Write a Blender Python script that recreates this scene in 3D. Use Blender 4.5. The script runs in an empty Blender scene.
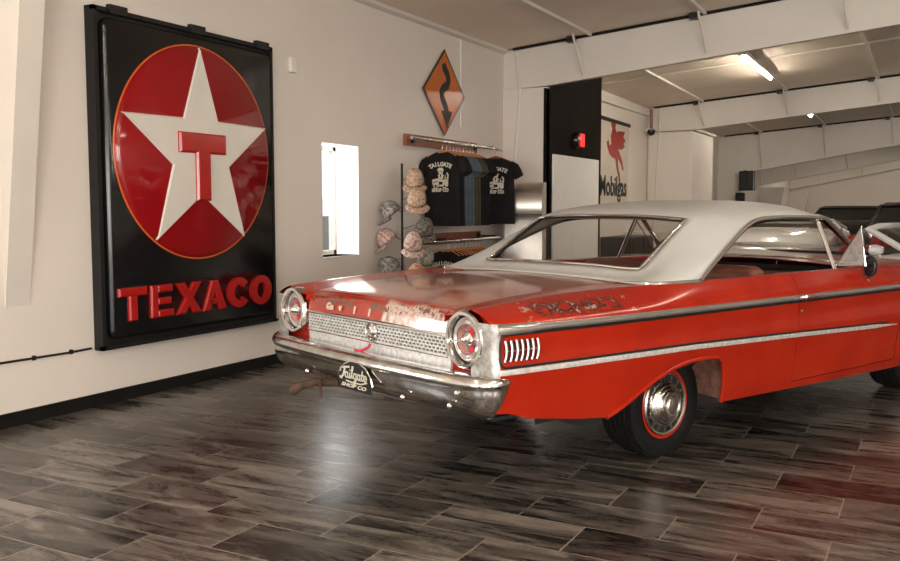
import bpy, bmesh, math, random
from mathutils import Vector, Matrix
random.seed(7)
PI = math.pi
scene = bpy.context.scene
COL = scene.collection

# ------------------------------------------------------------------ helpers
class MB:
    """collects shapes, then links them as ONE mesh object"""
    def __init__(self):
        self.v = []; self.f = []; self.m = []
    def add(self, vs, fs, mi=0):
        o = len(self.v)
        self.v += [tuple(p) for p in vs]
        for f in fs:
            self.f.append(tuple(i + o for i in f)); self.m.append(mi)
    def box(self, c, s, mi=0, M=None):
        x, y, z = s[0] / 2, s[1] / 2, s[2] / 2
        vs = [Vector((a * x, b * y, d * z)) for a in (-1, 1) for b in (-1, 1) for d in (-1, 1)]
        if M is not None: vs = [M @ p for p in vs]
        vs = [p + Vector(c) for p in vs]
        self.add(vs, [(0, 1, 3, 2), (4, 6, 7, 5), (0, 4, 5, 1), (2, 3, 7, 6), (0, 2, 6, 4), (1, 5, 7, 3)], mi)
        return self
    def span(self, a, b, mi=0):
        return self.box([(a[i] + b[i]) / 2 for i in range(3)], [abs(b[i] - a[i]) for i in range(3)], mi)
    def tube(self, path, r, n=8, mi=0, closed=False, caps=True):
        P = [Vector(p) for p in path]
        R = r if isinstance(r, (list, tuple)) else [r] * len(P)
        rings = []
        up = None
        N = len(P)
        for i in range(N):
            if closed:
                t = (P[(i + 1) % N] - P[i - 1])
            else:
                t = P[min(i + 1, N - 1)] - P[max(i - 1, 0)]
            t.normalize()
            if up is None:
                up = Vector((0, 0, 1)) if abs(t.z) < .9 else Vector((1, 0, 0))
            a = t.cross(up); 
            if a.length < 1e-6: a = t.orthogonal()
            a.normalize(); b = a.cross(t).normalized(); up = b
            rings.append([P[i] + (a * math.cos(2 * PI * k / n) + b * math.sin(2 * PI * k / n)) * R[i] for k in range(n)])
        vs = [p for r_ in rings for p in r_]
        fs = []
        for i in range(N if closed else N - 1):
            j = (i + 1) % N
            for k in range(n):
                k2 = (k + 1) % n
                fs.append((i * n + k, i * n + k2, j * n + k2, j * n + k))
        if caps and not closed:
            fs.append(tuple(range(n))[::-1]); fs.append(tuple((N - 1) * n + k for k in range(n)))
        self.add(vs, fs, mi); return self
    def lathe(self, prof, M=None, n=32, mi=0, cap=True):
        """prof: (radius, height) along local z"""
        vs = []; fs = []
        for r, h in prof:
            for k in range(n):
                p = Vector((r * math.cos(2 * PI * k / n), r * math.sin(2 * PI * k / n), h))
                vs.append(M @ p if M is not None else p)
        for i in range(len(prof) - 1):
            for k in range(n):
                k2 = (k + 1) % n
                fs.append((i * n + k, i * n + k2, (i + 1) * n + k2, (i + 1) * n + k))
        if cap:
            fs.append(tuple(range(n))[::-1]); fs.append(tuple((len(prof) - 1) * n + k for k in range(n)))
        self.add(vs, fs, mi); return self
    def prism(self, pts, h0, h1, M=None, mi=0, inset=0.0):
        """2D polygon (x,y) extruded along local z from h0 to h1; inset bevels the top"""
        n = len(pts)
        top = pts
        rings = [[(x, y, h0) for x, y in pts]]
        if inset > 0:
            rings.append([(x, y, h1 - inset) for x, y in pts])
            ar = sum(pts[i][0] * pts[(i + 1) % n][1] - pts[(i + 1) % n][0] * pts[i][1] for i in range(n))
            sg = 1 if ar > 0 else -1
            q = []
            for i in range(n):
                a = Vector(pts[i - 1]); b = Vector(pts[i]); c = Vector(pts[(i + 1) % n])
                d1 = (b - a).normalized(); d2 = (c - b).normalized()
                n1 = Vector((-d1.y, d1.x)) * sg; n2 = Vector((-d2.y, d2.x)) * sg
                k = n1 + n2
                k = k / max(.35, k.length_squared / 2) if k.length > 1e-6 else n1
                q.append((b.x + k.x * inset, b.y + k.y * inset))
            rings.append([(x, y, h1) for x, y in q])
        else:
            rings.append([(x, y, h1) for x, y in pts])
        vs = [Vector(p) for r in rings for p in r]
        if M is not None: vs = [M @ p for p in vs]
        fs = [tuple(range(n))[::-1]]
        for r in range(len(rings) - 1):
            for i in range(n):
                j = (i + 1) % n
                fs.append((r * n + i, r * n + j, (r + 1) * n + j, (r + 1) * n + i))
        fs.append(tuple((len(rings) - 1) * n + i for i in range(n)))
        self.add(vs, fs, mi); return self
    def grid(self, rows, mi=0, skip=None, closed=False):
        nr = len(rows); nc = len(rows[0])
        vs = [p for r in rows for p in r]; fs = []
        for i in range(nr - 1):
            for j in range(nc if closed else nc - 1):
                if skip and skip(i, j): continue
                j2 = (j + 1) % nc
                fs.append((i * nc + j, i * nc + j2, (i + 1) * nc + j2, (i + 1) * nc + j))
        self.add(vs, fs, mi); return self
    def mesh(self, me, M=None, mi=0):
        vs = [M @ v.co if M is not None else v.co.copy() for v in me.vertices]
        self.add(vs, [tuple(p.vertices) for p in me.polygons], mi); return self
    def build(self, name, mats, parent=None, smooth=35, recalc=True):
        me = bpy.data.meshes.new(name)
        me.from_pydata([tuple(p) for p in self.v], [], self.f)
        if not isinstance(mats, (list, tuple)): mats = [mats]
        for m in mats: me.materials.append(m)
        for p, i in zip(me.polygons, self.m): p.material_index = i
        bm = bmesh.new(); bm.from_mesh(me)
        bmesh.ops.remove_doubles(bm, verts=bm.verts, dist=1e-5)
        if recalc: bmesh.ops.recalc_face_normals(bm, faces=bm.faces)
        bm.to_mesh(me); bm.free()
        if smooth:
            for p in me.polygons: p.use_smooth = True
            me.set_sharp_from_angle(angle=math.radians(smooth))
        o = bpy.data.objects.new(name, me); COL.objects.link(o)
        if parent: o.parent = parent
        return o

def tag(o, label=None, cat=None, group=None, kind=None):
    if label: o['label'] = label
    if cat: o['category'] = cat
    if group: o['group'] = group
    if kind: o['kind'] = kind
    return o
def thing(name, label, cat, loc=(0, 0, 0), rz=0, group=None):
    o = bpy.data.objects.new(name, None); COL.objects.link(o)
    o.empty_display_size = .1
    o.location = loc; o.rotation_euler = (0, 0, rz)
    return tag(o, label, cat, group)
def struct(o): o['kind'] = 'structure'; return o
def dup(root, loc=None, rz=None, label=None):
    r = root.copy(); COL.objects.link(r)
    if loc is not None: r.location = loc
    if rz is not None: r.rotation_euler = (0, 0, rz)
    if label: r['label'] = label
    for ch in list(root.children):
        c = ch.copy(); COL.objects.link(c); c.parent = r
        for g in list(ch.children):
            d = g.copy(); COL.objects.link(d); d.parent = c
    return r
def solidify(o, t, off=-1, mi=None):
    m = o.modifiers.new('solid', 'SOLIDIFY'); m.thickness = t; m.offset = off
    if mi is not None: m.material_offset = mi; m.material_offset_rim = 0
    return o
def bevel(o, w, seg=2):
    m = o.modifiers.new('bev', 'BEVEL'); m.width = w; m.segments = seg; m.limit_method = 'ANGLE'
    return o
def interp(x, tab):
    if x <= tab[0][0]: return tab[0][1]
    for (a, va), (b, vb) in zip(tab, tab[1:]):
        if x <= b:
            t = (x - a) / (b - a)
            return va + (vb - va) * t
    return tab[-1][1]
def sm(x, tab):
    """smoothed interpolation (Catmull-Rom)"""
    n = len(tab)
    if x <= tab[0][0]: return tab[0][1]
    if x >= tab[-1][0]: return tab[-1][1]
    for i in range(n - 1):
        if x <= tab[i + 1][0]:
            x0, y0 = tab[i]; x1, y1 = tab[i + 1]
            h = x1 - x0
            def sl(k):
                if k == 0: return (tab[1][1] - tab[0][1]) / (tab[1][0] - tab[0][0])
                if k == n - 1: return (tab[-1][1] - tab[-2][1]) / (tab[-1][0] - tab[-2][0])
                return (tab[k + 1][1] - tab[k - 1][1]) / (tab[k + 1][0] - tab[k - 1][0])
            m0 = sl(i) * h; m1 = sl(i + 1) * h
            t = (x - x0) / h
            return (2*t**3 - 3*t**2 + 1)*y0 + (t**3 - 2*t**2 + t)*m0 + (-2*t**3 + 3*t**2)*y1 + (t**3 - t**2)*m1
def basis(x, y, z, o=(0, 0, 0)):
    return Matrix(((x[0], y[0], z[0], o[0]), (x[1], y[1], z[1], o[1]), (x[2], y[2], z[2], o[2]), (0, 0, 0, 1)))
def WALL(o): return basis((0, 1, 0), (0, 0, 1), (1, 0, 0), o)       # faces +X
def FRONT(o): return basis((1, 0, 0), (0, 0, 1), (0, -1, 0), o)     # faces -Y
_txt = {}
def text_mesh(s, size=1, extrude=.01, offset=0, bev=0, shear=0, align='CENTER', space=1.0):
    cu = bpy.data.curves.new('lettering', 'FONT')
    cu.body = s; cu.size = size; cu.extrude = extrude; cu.offset = offset; cu.bevel_depth = bev; cu.shear = shear
    cu.align_x = align; cu.align_y = 'CENTER'; cu.space_character = space; cu.resolution_u = 3
    o = bpy.data.objects.new('lettering', cu); COL.objects.link(o)
    dg = bpy.context.evaluated_depsgraph_get(); dg.update()
    me = bpy.data.meshes.new_from_object(o.evaluated_get(dg))
    bpy.data.objects.remove(o); bpy.data.curves.remove(cu)
    return me
def fit_text(mb, me, x0, x1, y0, y1, M, mi=0):
    """places a text mesh so its outline fills a given rectangle"""
    xs = [v.co.x for v in me.vertices]; ys = [v.co.y for v in me.vertices]
    sx = (x1 - x0) / (max(xs) - min(xs)); sy = (y1 - y0) / (max(ys) - min(ys))
    S = Matrix.Translation((x0, y0, 0)) @ Matrix.Diagonal((sx, sy, 1, 1)) @ Matrix.Translation((-min(xs), -min(ys), 0))
    mb.mesh(me, M @ S, mi)

# ------------------------------------------------------------------ materials
def newmat(name):
    m = bpy.data.materials.new(name); m.use_nodes = True
    nt = m.node_tree; b = nt.nodes['Principled BSDF']
    return m, nt, b
def N(nt, t, **kw):
    n = nt.nodes.new(t)
    for k, v in kw.items():
        if k.startswith('i_'):
            key = k[2:]
            n.inputs[int(key) if key.isdigit() else key.replace('_', ' ')].default_value = v
        else: setattr(n, k, v)
    return n
def L(nt, a, b): nt.links.new(a, b)
def ramp(nt, stops, interp_='LINEAR'):
    r = nt.nodes.new('ShaderNodeValToRGB'); r.color_ramp.interpolation = interp_
    e = r.color_ramp.elements
    while len(e) < len(stops): e.new(.5)
    for x, (p, c) in zip(e, stops): x.position = p; x.color = (*c, 1) if len(c) == 3 else c
    return r
def mix(nt, fac, a, b):
    n = nt.nodes.new('ShaderNodeMix'); n.data_type = 'RGBA'
    for i, v in ((0, fac), (6, a), (7, b)):
        if isinstance(v, (int, float)): n.inputs[i].default_value = v
        elif isinstance(v, tuple): n.inputs[i].default_value = (*v, 1)
        else: nt.links.new(v, n.inputs[i])
    return n.outputs[2]
def simple(name, col, rough=.5, metal=0., var=.06, scale=6., bump=0., bscale=40., coat=0., emit=None, es=1., spec=.5):
    m, nt, b = newmat(name)
    tc = N(nt, 'ShaderNodeTexCoord')
    ns = N(nt, 'ShaderNodeTexNoise', i_Scale=scale, i_Detail=4.)
    L(nt, tc.outputs['Object'], ns.inputs['Vector'])
    r = ramp(nt, [(.3, tuple(c * (1 - var) for c in col)), (.7, tuple(min(1, c * (1 + var)) for c in col))])
    L(nt, ns.outputs['Fac'], r.inputs[0]); L(nt, r.outputs[0], b.inputs['Base Color'])
    b.inputs['Roughness'].default_value = rough; b.inputs['Metallic'].default_value = metal
    b.inputs['Specular IOR Level'].default_value = spec
    b.inputs['Coat Weight'].default_value = coat; b.inputs['Coat Roughness'].default_value = .08
    if bump:
        n2 = N(nt, 'ShaderNodeTexNoise', i_Scale=bscale, i_Detail=3.)
        L(nt, tc.outputs['Object'], n2.inputs['Vector'])
        bp = N(nt, 'ShaderNodeBump', i_Strength=bump, i_Distance=.01)
        L(nt, n2.outputs['Fac'], bp.inputs['Height']); L(nt, bp.outputs[0], b.inputs['Normal'])
    if emit:
        b.inputs['Emission Color'].default_value = (*emit, 1); b.inputs['Emission Strength'].default_value = es
    return m
def glass(name, tint=(.9, .93, .92), amount=1.0, rough=0.0):
    m = bpy.data.materials.new(name); m.use_nodes = True; nt = m.node_tree
    nt.nodes.clear()
    out = N(nt, 'ShaderNodeOutputMaterial')
    t = N(nt, 'ShaderNodeBsdfTransparent'); t.inputs[0].default_value = (*tint, 1)
    g = N(nt, 'ShaderNodeBsdfGlossy'); g.inputs['Roughness'].default_value = rough
    fr = N(nt, 'ShaderNodeLayerWeight'); fr.inputs['Blend'].default_value = .5
    pw = N(nt, 'ShaderNodeMath', operation='POWER'); pw.inputs[1].default_value = 5.; L(nt, fr.outputs['Facing'], pw.inputs[0])
    mu = N(nt, 'ShaderNodeMath', operation='MULTIPLY_ADD'); mu.inputs[1].default_value = .85 * amount; mu.inputs[2].default_value = .045 * amount
    L(nt, pw.outputs[0], mu.inputs[0])
    mx = N(nt, 'ShaderNodeMixShader')
    L(nt, mu.outputs[0], mx.inputs[0]); L(nt, t.outputs[0], mx.inputs[1]); L(nt, g.outputs[0], mx.inputs[2])
    L(nt, mx.outputs[0], out.inputs[0])
    return m

M_ = {}
M_['wall'] = simple('painted_wall', (.70, .635, .57), .55, var=.03, scale=1.2, bump=.05, bscale=90)
M_['frame_paint'] = simple('frame_paint', (.66, .61, .55), .5, var=.03, scale=2, bump=.03, bscale=60)
M_['ceil'] = simple('ceiling_liner', (.80, .68, .56), .5, var=.06, scale=1.5, bump=.06, bscale=20)
M_['black_base'] = simple('black_rubber_base', (.008, .0075, .007), .6, var=.2, spec=.15)
M_['dark_metal'] = simple('dark_metal', (.03, .028, .026), .4, .6)
M_['white_plastic'] = simple('white_plastic', (.72, .69, .64), .4)
M_['black_gloss'] = simple('black_gloss_plastic', (.007, .007, .0075), .18, var=.15, bump=.06, bscale=3)
M_['black_matte'] = simple('black_matte', (.008, .0075, .007), .5, var=.2, spec=.35)
M_['sign_red'] = simple('sign_red', (.25, .0055, .008), .08, var=.08, scale=3, bump=.03, bscale=3)
M_['letter_red'] = simple('letter_red', (.37, .012, .009), .18, var=.08, scale=5, bump=.05, bscale=6)
M_['sign_white'] = simple('sign_white', (.66, .62, .55), .3, var=.04, scale=4, bump=.04, bscale=3)
M_['orange'] = simple('warning_orange', (.50, .12, .003), .25, var=.06, spec=.3)
M_['sign_edge'] = simple('sign_edge', (.035, .008, .004), .4)
M_['border_red'] = simple('disc_edge', (.62, .11, .02), .3)
M_['wood_red'] = simple('stained_wood', (.24, .07, .03), .45, var=.25, scale=14)
M_['wood_hanger'] = simple('hanger_wood', (.52, .22, .07), .4, var=.2, scale=25)
M_['wood_hanger_dark'] = simple('hanger_wood_dark', (.20, .055, .03), .4, var=.2, scale=25)
M_['steel'] = simple('polished_steel', (.62, .60, .57), .2, 1.0, var=.05, scale=3)
M_['steel_brushed'] = simple('brushed_steel', (.56, .51, .46), .34, 1.0, var=.08, scale=8, bump=.03, bscale=30)
M_['chrome'] = simple('chrome', (.78, .77, .75), .09, 1.0, var=.04, scale=10)
M_['chrome_worn'] = simple('worn_chrome', (.60, .59, .57), .15, 1.0, var=.2, scale=16, bump=.38, bscale=7)
M_['alu'] = simple('dull_aluminium', (.66, .64, .61), .42, .45, var=.22, scale=40, bump=.1, bscale=70)
M_['trim'] = simple('bright_trim', (.66, .645, .62), .2, .92, var=.06, scale=20)
M_['alu_grey'] = simple('grey_aluminium', (.40, .385, .36), .42, .6, var=.3, scale=40, bump=.15, bscale=70)
M_['rubber'] = simple('tyre_rubber', (.005, .0047, .0045), .75, var=.3, scale=12, bump=.2, bscale=80, spec=.2)
M_['underbody'] = simple('underbody', (.012, .011, .010), .8)
M_['rust'] = simple('rusty_iron', (.085, .042, .026), .75, .2, var=.5, scale=20, bump=.4, bscale=60)
M_['primer'] = simple('liner_primer', (.22, .10, .07), .7, var=.5, scale=18, bump=.2)
M_['seat'] = simple('seat_vinyl', (.17, .055, .035), .42, var=.2, scale=9, bump=.06)
M_['headliner'] = simple('headliner', (.46, .41, .35), .8, var=.05)
M_['glass'] = glass('car_glass', (.93, .93, .91), 1.0, .0)
M_['pane'] = glass('window_pane', (.97, .98, .98), .8)
def pale_reflect(name, w_):
    m = glass(name, (.9, .9, .88)); nt = m.node_tree
    out = [n for n in nt.nodes if n.type == 'OUTPUT_MATERIAL'][0]; prev = out.inputs[0].links[0].from_socket
    d = N(nt, 'ShaderNodeBsdfDiffuse'); d.inputs[0].default_value = (.75, .74, .71, 1)  # diffuse white stands in for the pale reflection on the pane
    ns = N(nt, 'ShaderNodeTexNoise', i_Scale=2.5, i_Detail=2.); r = N(nt, 'ShaderNodeMapRange'); r.inputs['To Min'].default_value = w_ * .6; r.inputs['To Max'].default_value = w_ * 1.4
    L(nt, ns.outputs['Fac'], r.inputs['Value'])
    mx = N(nt, 'ShaderNodeMixShader'); L(nt, r.outputs[0], mx.inputs[0]); L(nt, prev, mx.inputs[1]); L(nt, d.outputs[0], mx.inputs[2]); L(nt, mx.outputs[0], out.inputs[0])
    return m
M_['vent_glass'] = pale_reflect('pale_reflect_glass', .28)
M_['tail_red'] = simple('tail_lens_red', (.40, .19, .165), .15, var=.3, scale=14, coat=.6)
M_['tail_clear'] = simple('tail_lens_clear', (.55, .50, .47), .16, .35, var=.18, scale=14, coat=.5)
M_['strap'] = simple('red_strap', (.5, .01, .03), .6)
M_['fabric_black'] = simple('black_cotton', (.011, .010, .011), .9, var=.25, bump=.15, bscale=12, spec=.2)
M_['fabric_blue'] = simple('slate_blue_cotton', (.075, .095, .115), .9, var=.25, bump=.15, bscale=12, spec=.2)
M_['fabric_olive'] = simple('olive_cotton', (.055, .05, .03), .9, var=.25, bump=.15, bscale=12, spec=.2)
M_['print'] = simple('cream_ink', (.62, .57, .46), .8)
M_['banner'] = simple('banner_cloth', (.60, .53, .45), .7, var=.06, scale=5)
M_['banner_red'] = simple('banner_red', (.33, .03, .022), .6)
M_['white_door'] = simple('white_door', (.88, .85, .80), .45, var=.02)
M_['tube'] = simple('lit_tube', (1, .95, .88), .4, emit=(1., .90, .76), es=70.)
M_['ground'] = simple('outdoor_paving', (.62, .62, .62), .8, var=.1, scale=1)
M_['facade'] = simple('pale_facade', (.72, .74, .77), .7, var=.05, scale=1)
M_['car_white'] = simple('white_car_paint', (.80, .79, .77), .2, var=.02, coat=.7)
M_['car_dark'] = simple('dark_car_paint', (.014, .016, .013), .22, var=.1, coat=.6)
M_['car_black'] = simple('black_car_paint', (.008, .007, .007), .22, var=.1, coat=.6)
M_['dark_glass'] = simple('dark_window_glass', (.012, .013, .012), .08, var=.05)
M_['red_leather'] = simple('red_leather', (.33, .012, .012), .45)
M_['red_lamp'] = simple('red_lamp', (.5, .015, .015), .3, emit=(1, .03, .03), es=.6)
M_['conduit'] = simple('white_conduit', (.70, .66, .6), .4)
M_['pale_red'] = simple('letter_residue', (.66, .50, .38), .5, .3)

def camo(name, cols, scale=28):
    m, nt, b = newmat(name)
    tc = N(nt, 'ShaderNodeTexCoord')
    ns = N(nt, 'ShaderNodeTexNoise', i_Scale=scale, i_Detail=1.5)
    L(nt, tc.outputs['Object'], ns.inputs['Vector'])
    st = [(0, cols[0]), (.44, cols[1]), (.54, cols[2]), (.62, cols[3 % len(cols)])]
    r = ramp(nt, st, 'CONSTANT'); L(nt, ns.outputs['Fac'], r.inputs[0]); L(nt, r.outputs[0], b.inputs['Base Color'])
    b.inputs['Roughness'].default_value = .85
    return m
M_['camo_tan'] = camo('tan_camo', [(.30, .18, .11), (.42, .27, .18), (.48, .36, .27), (.16, .10, .07)])
M_['camo_grey'] = camo('grey_camo', [(.13, .11, .095), (.25, .225, .195), (.38, .35, .31), (.17, .145, .125)], 34)
M_['camo_red'] = camo('red_white_camo', [(.33, .15, .12), (.47, .38, .32), (.54, .46, .40), (.36, .12, .095)], 30)
M_['cap_dark'] = camo('dark_camo', [(.05, .045, .035), (.11, .095, .07), (.20, .16, .12), (.03, .028, .024)], 30)
M_['cap_olive'] = camo('olive_camo', [(.13, .13, .09), (.25, .24, .18), (.36, .33, .27), (.08, .07, .05)], 26)
M_['cap_orange'] = camo('orange_camo', [(.40, .16, .06), (.5, .3, .16), (.42, .36, .26), (.16, .10, .06)], 30)

def wood_panel(name):
    m, nt, b = newmat(name)
    tc = N(nt, 'ShaderNodeTexCoord'); mp = N(nt, 'ShaderNodeMapping'); mp.inputs['Scale'].default_value = (8, 8, .7)
    L(nt, tc.outputs['Object'], mp.inputs[0])
    ns = N(nt, 'ShaderNodeTexNoise', i_Scale=2.5, i_Detail=6.); L(nt, mp.outputs[0], ns.inputs['Vector'])
    r = ramp(nt, [(.3, (.006, .004, .003)), (.7, (.015, .010, .007))]); L(nt, ns.outputs['Fac'], r.inputs[0])
    L(nt, r.outputs[0], b.inputs['Base Color']); b.inputs['Roughness'].default_value = .7; b.inputs['Specular IOR Level'].default_value = .04
    return m
M_['dark_wood'] = wood_panel('dark_wood_panel')

def tile_floor():
    m, nt, b = newmat('slate_plank_tiles')
    tc = N(nt, 'ShaderNodeTexCoord')
    mp = N(nt, 'ShaderNodeMapping'); mp.inputs['Location'].default_value = (.310 + .624 * 40, -4.495 + .3075 * 40, 0)
    L(nt, tc.outputs['Object'], mp.inputs[0])
    bk = N(nt, 'ShaderNodeTexBrick', offset=.5, offset_frequency=2, squash=1.0)
    bk.inputs['Color1'].default_value = (0, 0, 0, 1); bk.inputs['Color2'].default_value = (1, 1, 1, 1); bk.inputs['Mortar'].default_value = (.5, .5, .5, 1)
    bk.inputs['Scale'].default_value = 1; bk.inputs['Mortar Size'].default_value = .0028; bk.inputs['Mortar Smooth'].default_value = .1
    bk.inputs['Brick Width'].default_value = .624; bk.inputs['Row Height'].default_value = .3075
    L(nt, mp.outputs[0], bk.inputs['Vector'])
    # per tile random tone, and streaks that run along the tile, shifted per tile
    sepc = N(nt, 'ShaderNodeSeparateColor'); L(nt, bk.outputs['Color'], sepc.inputs[0])
    off = N(nt, 'ShaderNodeCombineXYZ'); mul = N(nt, 'ShaderNodeMath', operation='MULTIPLY'); mul.inputs[1].default_value = 37.
    L(nt, sepc.outputs[0], mul.inputs[0]); L(nt, mul.outputs[0], off.inputs[2])
    add = N(nt, 'ShaderNodeVectorMath', operation='ADD'); L(nt, tc.outputs['Object'], add.inputs[0]); L(nt, off.outputs[0], add.inputs[1])
    m2 = N(nt, 'ShaderNodeMapping'); m2.inputs['Scale'].default_value = (1.0, 5.0, 1); m2.inputs['Rotation'].default_value = (0, 0, .12)
    L(nt, add.outputs[0], m2.inputs[0])
    n1 = N(nt, 'ShaderNodeTexNoise', i_Scale=1.7, i_Detail=9., i_Roughness=.68, i_Distortion=.9); L(nt, m2.outputs[0], n1.inputs['Vector'])
    n3 = N(nt, 'ShaderNodeTexNoise', i_Scale=55., i_Detail=4.); L(nt, add.outputs[0], n3.inputs['Vector'])
    s1 = N(nt, 'ShaderNodeMath', operation='MULTIPLY_ADD'); s1.inputs[1].default_value = .24
    L(nt, sepc.outputs[0], s1.inputs[0]); 
    s0 = N(nt, 'ShaderNodeMath', operation='MULTIPLY_ADD'); s0.inputs[1].default_value = .26
    c1 = N(nt, 'ShaderNodeMath', operation='MULTIPLY_ADD'); c1.inputs[1].default_value = 1.55; c1.inputs[2].default_value = -.275
    L(nt, n1.outputs['Fac'], c1.inputs[0])
    L(nt, n3.outputs['Fac'], s0.inputs[0]); L(nt, c1.outputs[0], s0.inputs[2])
    L(nt, s0.outputs[0], s1.inputs[2])
    r = ramp(nt, [(.42, (.0085, .0074, .0065)), (.62, (.0265, .0225, .0190)), (.82, (.088, .075, .063)), (1.0, (.22, .192, .163))])
    L(nt, s1.outputs[0], r.inputs[0])
    grout = mix(nt, bk.outputs['Fac'], r.outputs[0], (.30, .26, .22))
    L(nt, grout, b.inputs['Base Color'])
    rr = ramp(nt, [(.3, (.22,) * 3), (.8, (.40,) * 3)]); L(nt, n1.outputs['Fac'], rr.inputs[0])
    L(nt, rr.outputs[0], b.inputs['Roughness'])
    bp = N(nt, 'ShaderNodeBump', i_Strength=.12, i_Distance=.004)
    hm = N(nt, 'ShaderNodeMath', operation='SUBTRACT'); L(nt, n1.outputs['Fac'], hm.inputs[0]); L(nt, bk.outputs['Fac'], hm.inputs[1])
    L(nt, hm.outputs[0], bp.inputs['Height']); L(nt, bp.outputs[0], b.inputs['Normal'])
    b.inputs['Specular IOR Level'].default_value = .44
    return m
M_['tiles'] = tile_floor()

def box_mask(nt, sep, x, y, z, soft=.03, noise=None, namp=0.0):
    """soft box mask in object space; each range may be None"""
    cur = None
    for ax, rg in (('X', x), ('Y', y), ('Z', z)):
        if rg is None: continue
        val = sep.outputs[ax]
        if noise is not None:
            ad = N(nt, 'ShaderNodeMath', operation='MULTIPLY_ADD'); ad.inputs[1].default_value = namp
            L(nt, noise, ad.inputs[0]); L(nt, val, ad.inputs[2]); val = ad.outputs[0]
        for lo, hi in ((rg[0], rg[0] + soft), (rg[1], rg[1] - soft)):
            mr = N(nt, 'ShaderNodeMapRange'); mr.inputs['From Min'].default_value = lo; mr.inputs['From Max'].default_value = hi
            L(nt, val, mr.inputs['Value'])
            if cur is None: cur = mr.outputs[0]
            else:
                mm = N(nt, 'ShaderNodeMath', operation='MULTIPLY'); L(nt, cur, mm.inputs[0]); L(nt, mr.outputs[0], mm.inputs[1]); cur = mm.outputs[0]
    return cur
def thresh(nt, v, lo, hi):
    mr = N(nt, 'ShaderNodeMapRange'); mr.inputs['From Min'].default_value = lo; mr.inputs['From Max'].default_value = hi
    L(nt, v, mr.inputs['Value']); return mr.outputs[0]
def mulm(nt, a, b_):
    mm = N(nt, 'ShaderNodeMath', operation='MULTIPLY')
    for i, v in enumerate((a, b_)):
        if isinstance(v, (int, float)): mm.inputs[i].default_value = v
        else: L(nt, v, mm.inputs[i])
    return mm.outputs[0]

def red_paint(name, lid=False):
    """worn red enamel: object space is x = right of the car, y = forward, z = up"""
    m, nt, b = newmat(name)
    tc = N(nt, 'ShaderNodeTexCoord'); sep = N(nt, 'ShaderNodeSeparateXYZ'); L(nt, tc.outputs['Object'], sep.inputs[0])
    big = N(nt, 'ShaderNodeTexNoise', i_Scale=2.6, i_Detail=3.); L(nt, tc.outputs['Object'], big.inputs['Vector'])
    fine = N(nt, 'ShaderNodeTexNoise', i_Scale=26., i_Detail=6., i_Roughness=.65); L(nt, tc.outputs['Object'], fine.inputs['Vector'])
    med = N(nt, 'ShaderNodeTexNoise', i_Scale=9., i_Detail=5.); L(nt, tc.outputs['Object'], med.inputs['Vector'])
    r = ramp(nt, [(.35, (.30, .0115, .0028)), (.65, (.37, .0185, .0042))]); L(nt, big.outputs['Fac'], r.inputs[0])
    col = r.outputs[0]; rough = None
    # rust scabs on the quarter panel tops
    q = box_mask(nt, sep, (.80, 1.1), (-1.04, -.48), (.868, .955), .035, fine.outputs['Fac'], .02)
    q = mulm(nt, q, thresh(nt, fine.outputs['Fac'], .44, .50))
    col = mix(nt, q, col, (.055, .018, .013))
    q2 = box_mask(nt, sep, (.80, 1.1), (-1.12, -.38), (.862, .955), .03, fine.outputs['Fac'], .02)
    q2 = mulm(nt, q2, thresh(nt, fine.outputs['Fac'], .60, .615))
    col = mix(nt, q2, col, (.42, .25, .20))
    # chips along the wheel arch
    if lid:
        # faded top, paled further to stand in for wall reflections; darker patches
        top = box_mask(nt, sep, (-.62, .62), (-1.25, .1), (.88, 1.1), .03)
        fade_reflect = mulm(nt, top, .75)
        col = mix(nt, fade_reflect, col, (.45, .21, .155))
        dk = mulm(nt, top, thresh(nt, big.outputs['Fac'], .53, .58))
        col = mix(nt, dk, col, (.25, .022, .014))
        # bare metal strip along the trailing edge, right half, and a ragged line to the left
        bm_ = box_mask(nt, sep, (.14, .66), (-1.33, -1.215), (.775, .93), .02, med.outputs['Fac'], .05)
        bm_ = mulm(nt, bm_, thresh(nt, med.outputs['Fac'], .30, .40))
        pat = ramp(nt, [(.38, (.40, .17, .12)), (.46, (.50, .38, .32)), (.60, (.66, .61, .56))]); L(nt, fine.outputs['Fac'], pat.inputs[0])
        col = mix(nt, bm_, col, pat.outputs[0])
        bm2 = box_mask(nt, sep, (-.62, .6), (-1.285, -1.20), (.855, .93), .02, fine.outputs['Fac'], .05)
        bm2 = mulm(nt, bm2, thresh(nt, fine.outputs['Fac'], .49, .54))
        col = mix(nt, bm2, col, (.14, .055, .035))
        rg = N(nt, 'ShaderNodeMath', operation='MULTIPLY_ADD'); rg.inputs[1].default_value = .10; rg.inputs[2].default_value = .17
        L(nt, top, rg.inputs[0]); rough = rg.outputs[0]
        b.inputs['Coat Weight'].default_value = 1.0
    L(nt, col, b.inputs['Base Color'])
    if rough is not None: L(nt, rough, b.inputs['Roughness'])
    else: b.inputs['Roughness'].default_value = .2
    b.inputs['Specular IOR Level'].default_value = .5 if lid else .28
    b.inputs['Coat Weight'].default_value = 1.0 if lid else .22; b.inputs['Coat Roughness'].default_value = .09 if lid else .06
    bp = N(nt, 'ShaderNodeBump', i_Strength=.05, i_Distance=.01); L(nt, big.outputs['Fac'], bp.inputs['Height']); L(nt, bp.outputs[0], b.inputs['Normal'])
    return m
M_['paint'] = red_paint('red_enamel')
M_['paint_lid'] = red_paint('faded_reflect_enamel', True)
M_['vinyl'] = simple('white_vinyl', (.53, .53, .505), .48, var=.04, scale=5, bump=.06, bscale=160)

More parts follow.
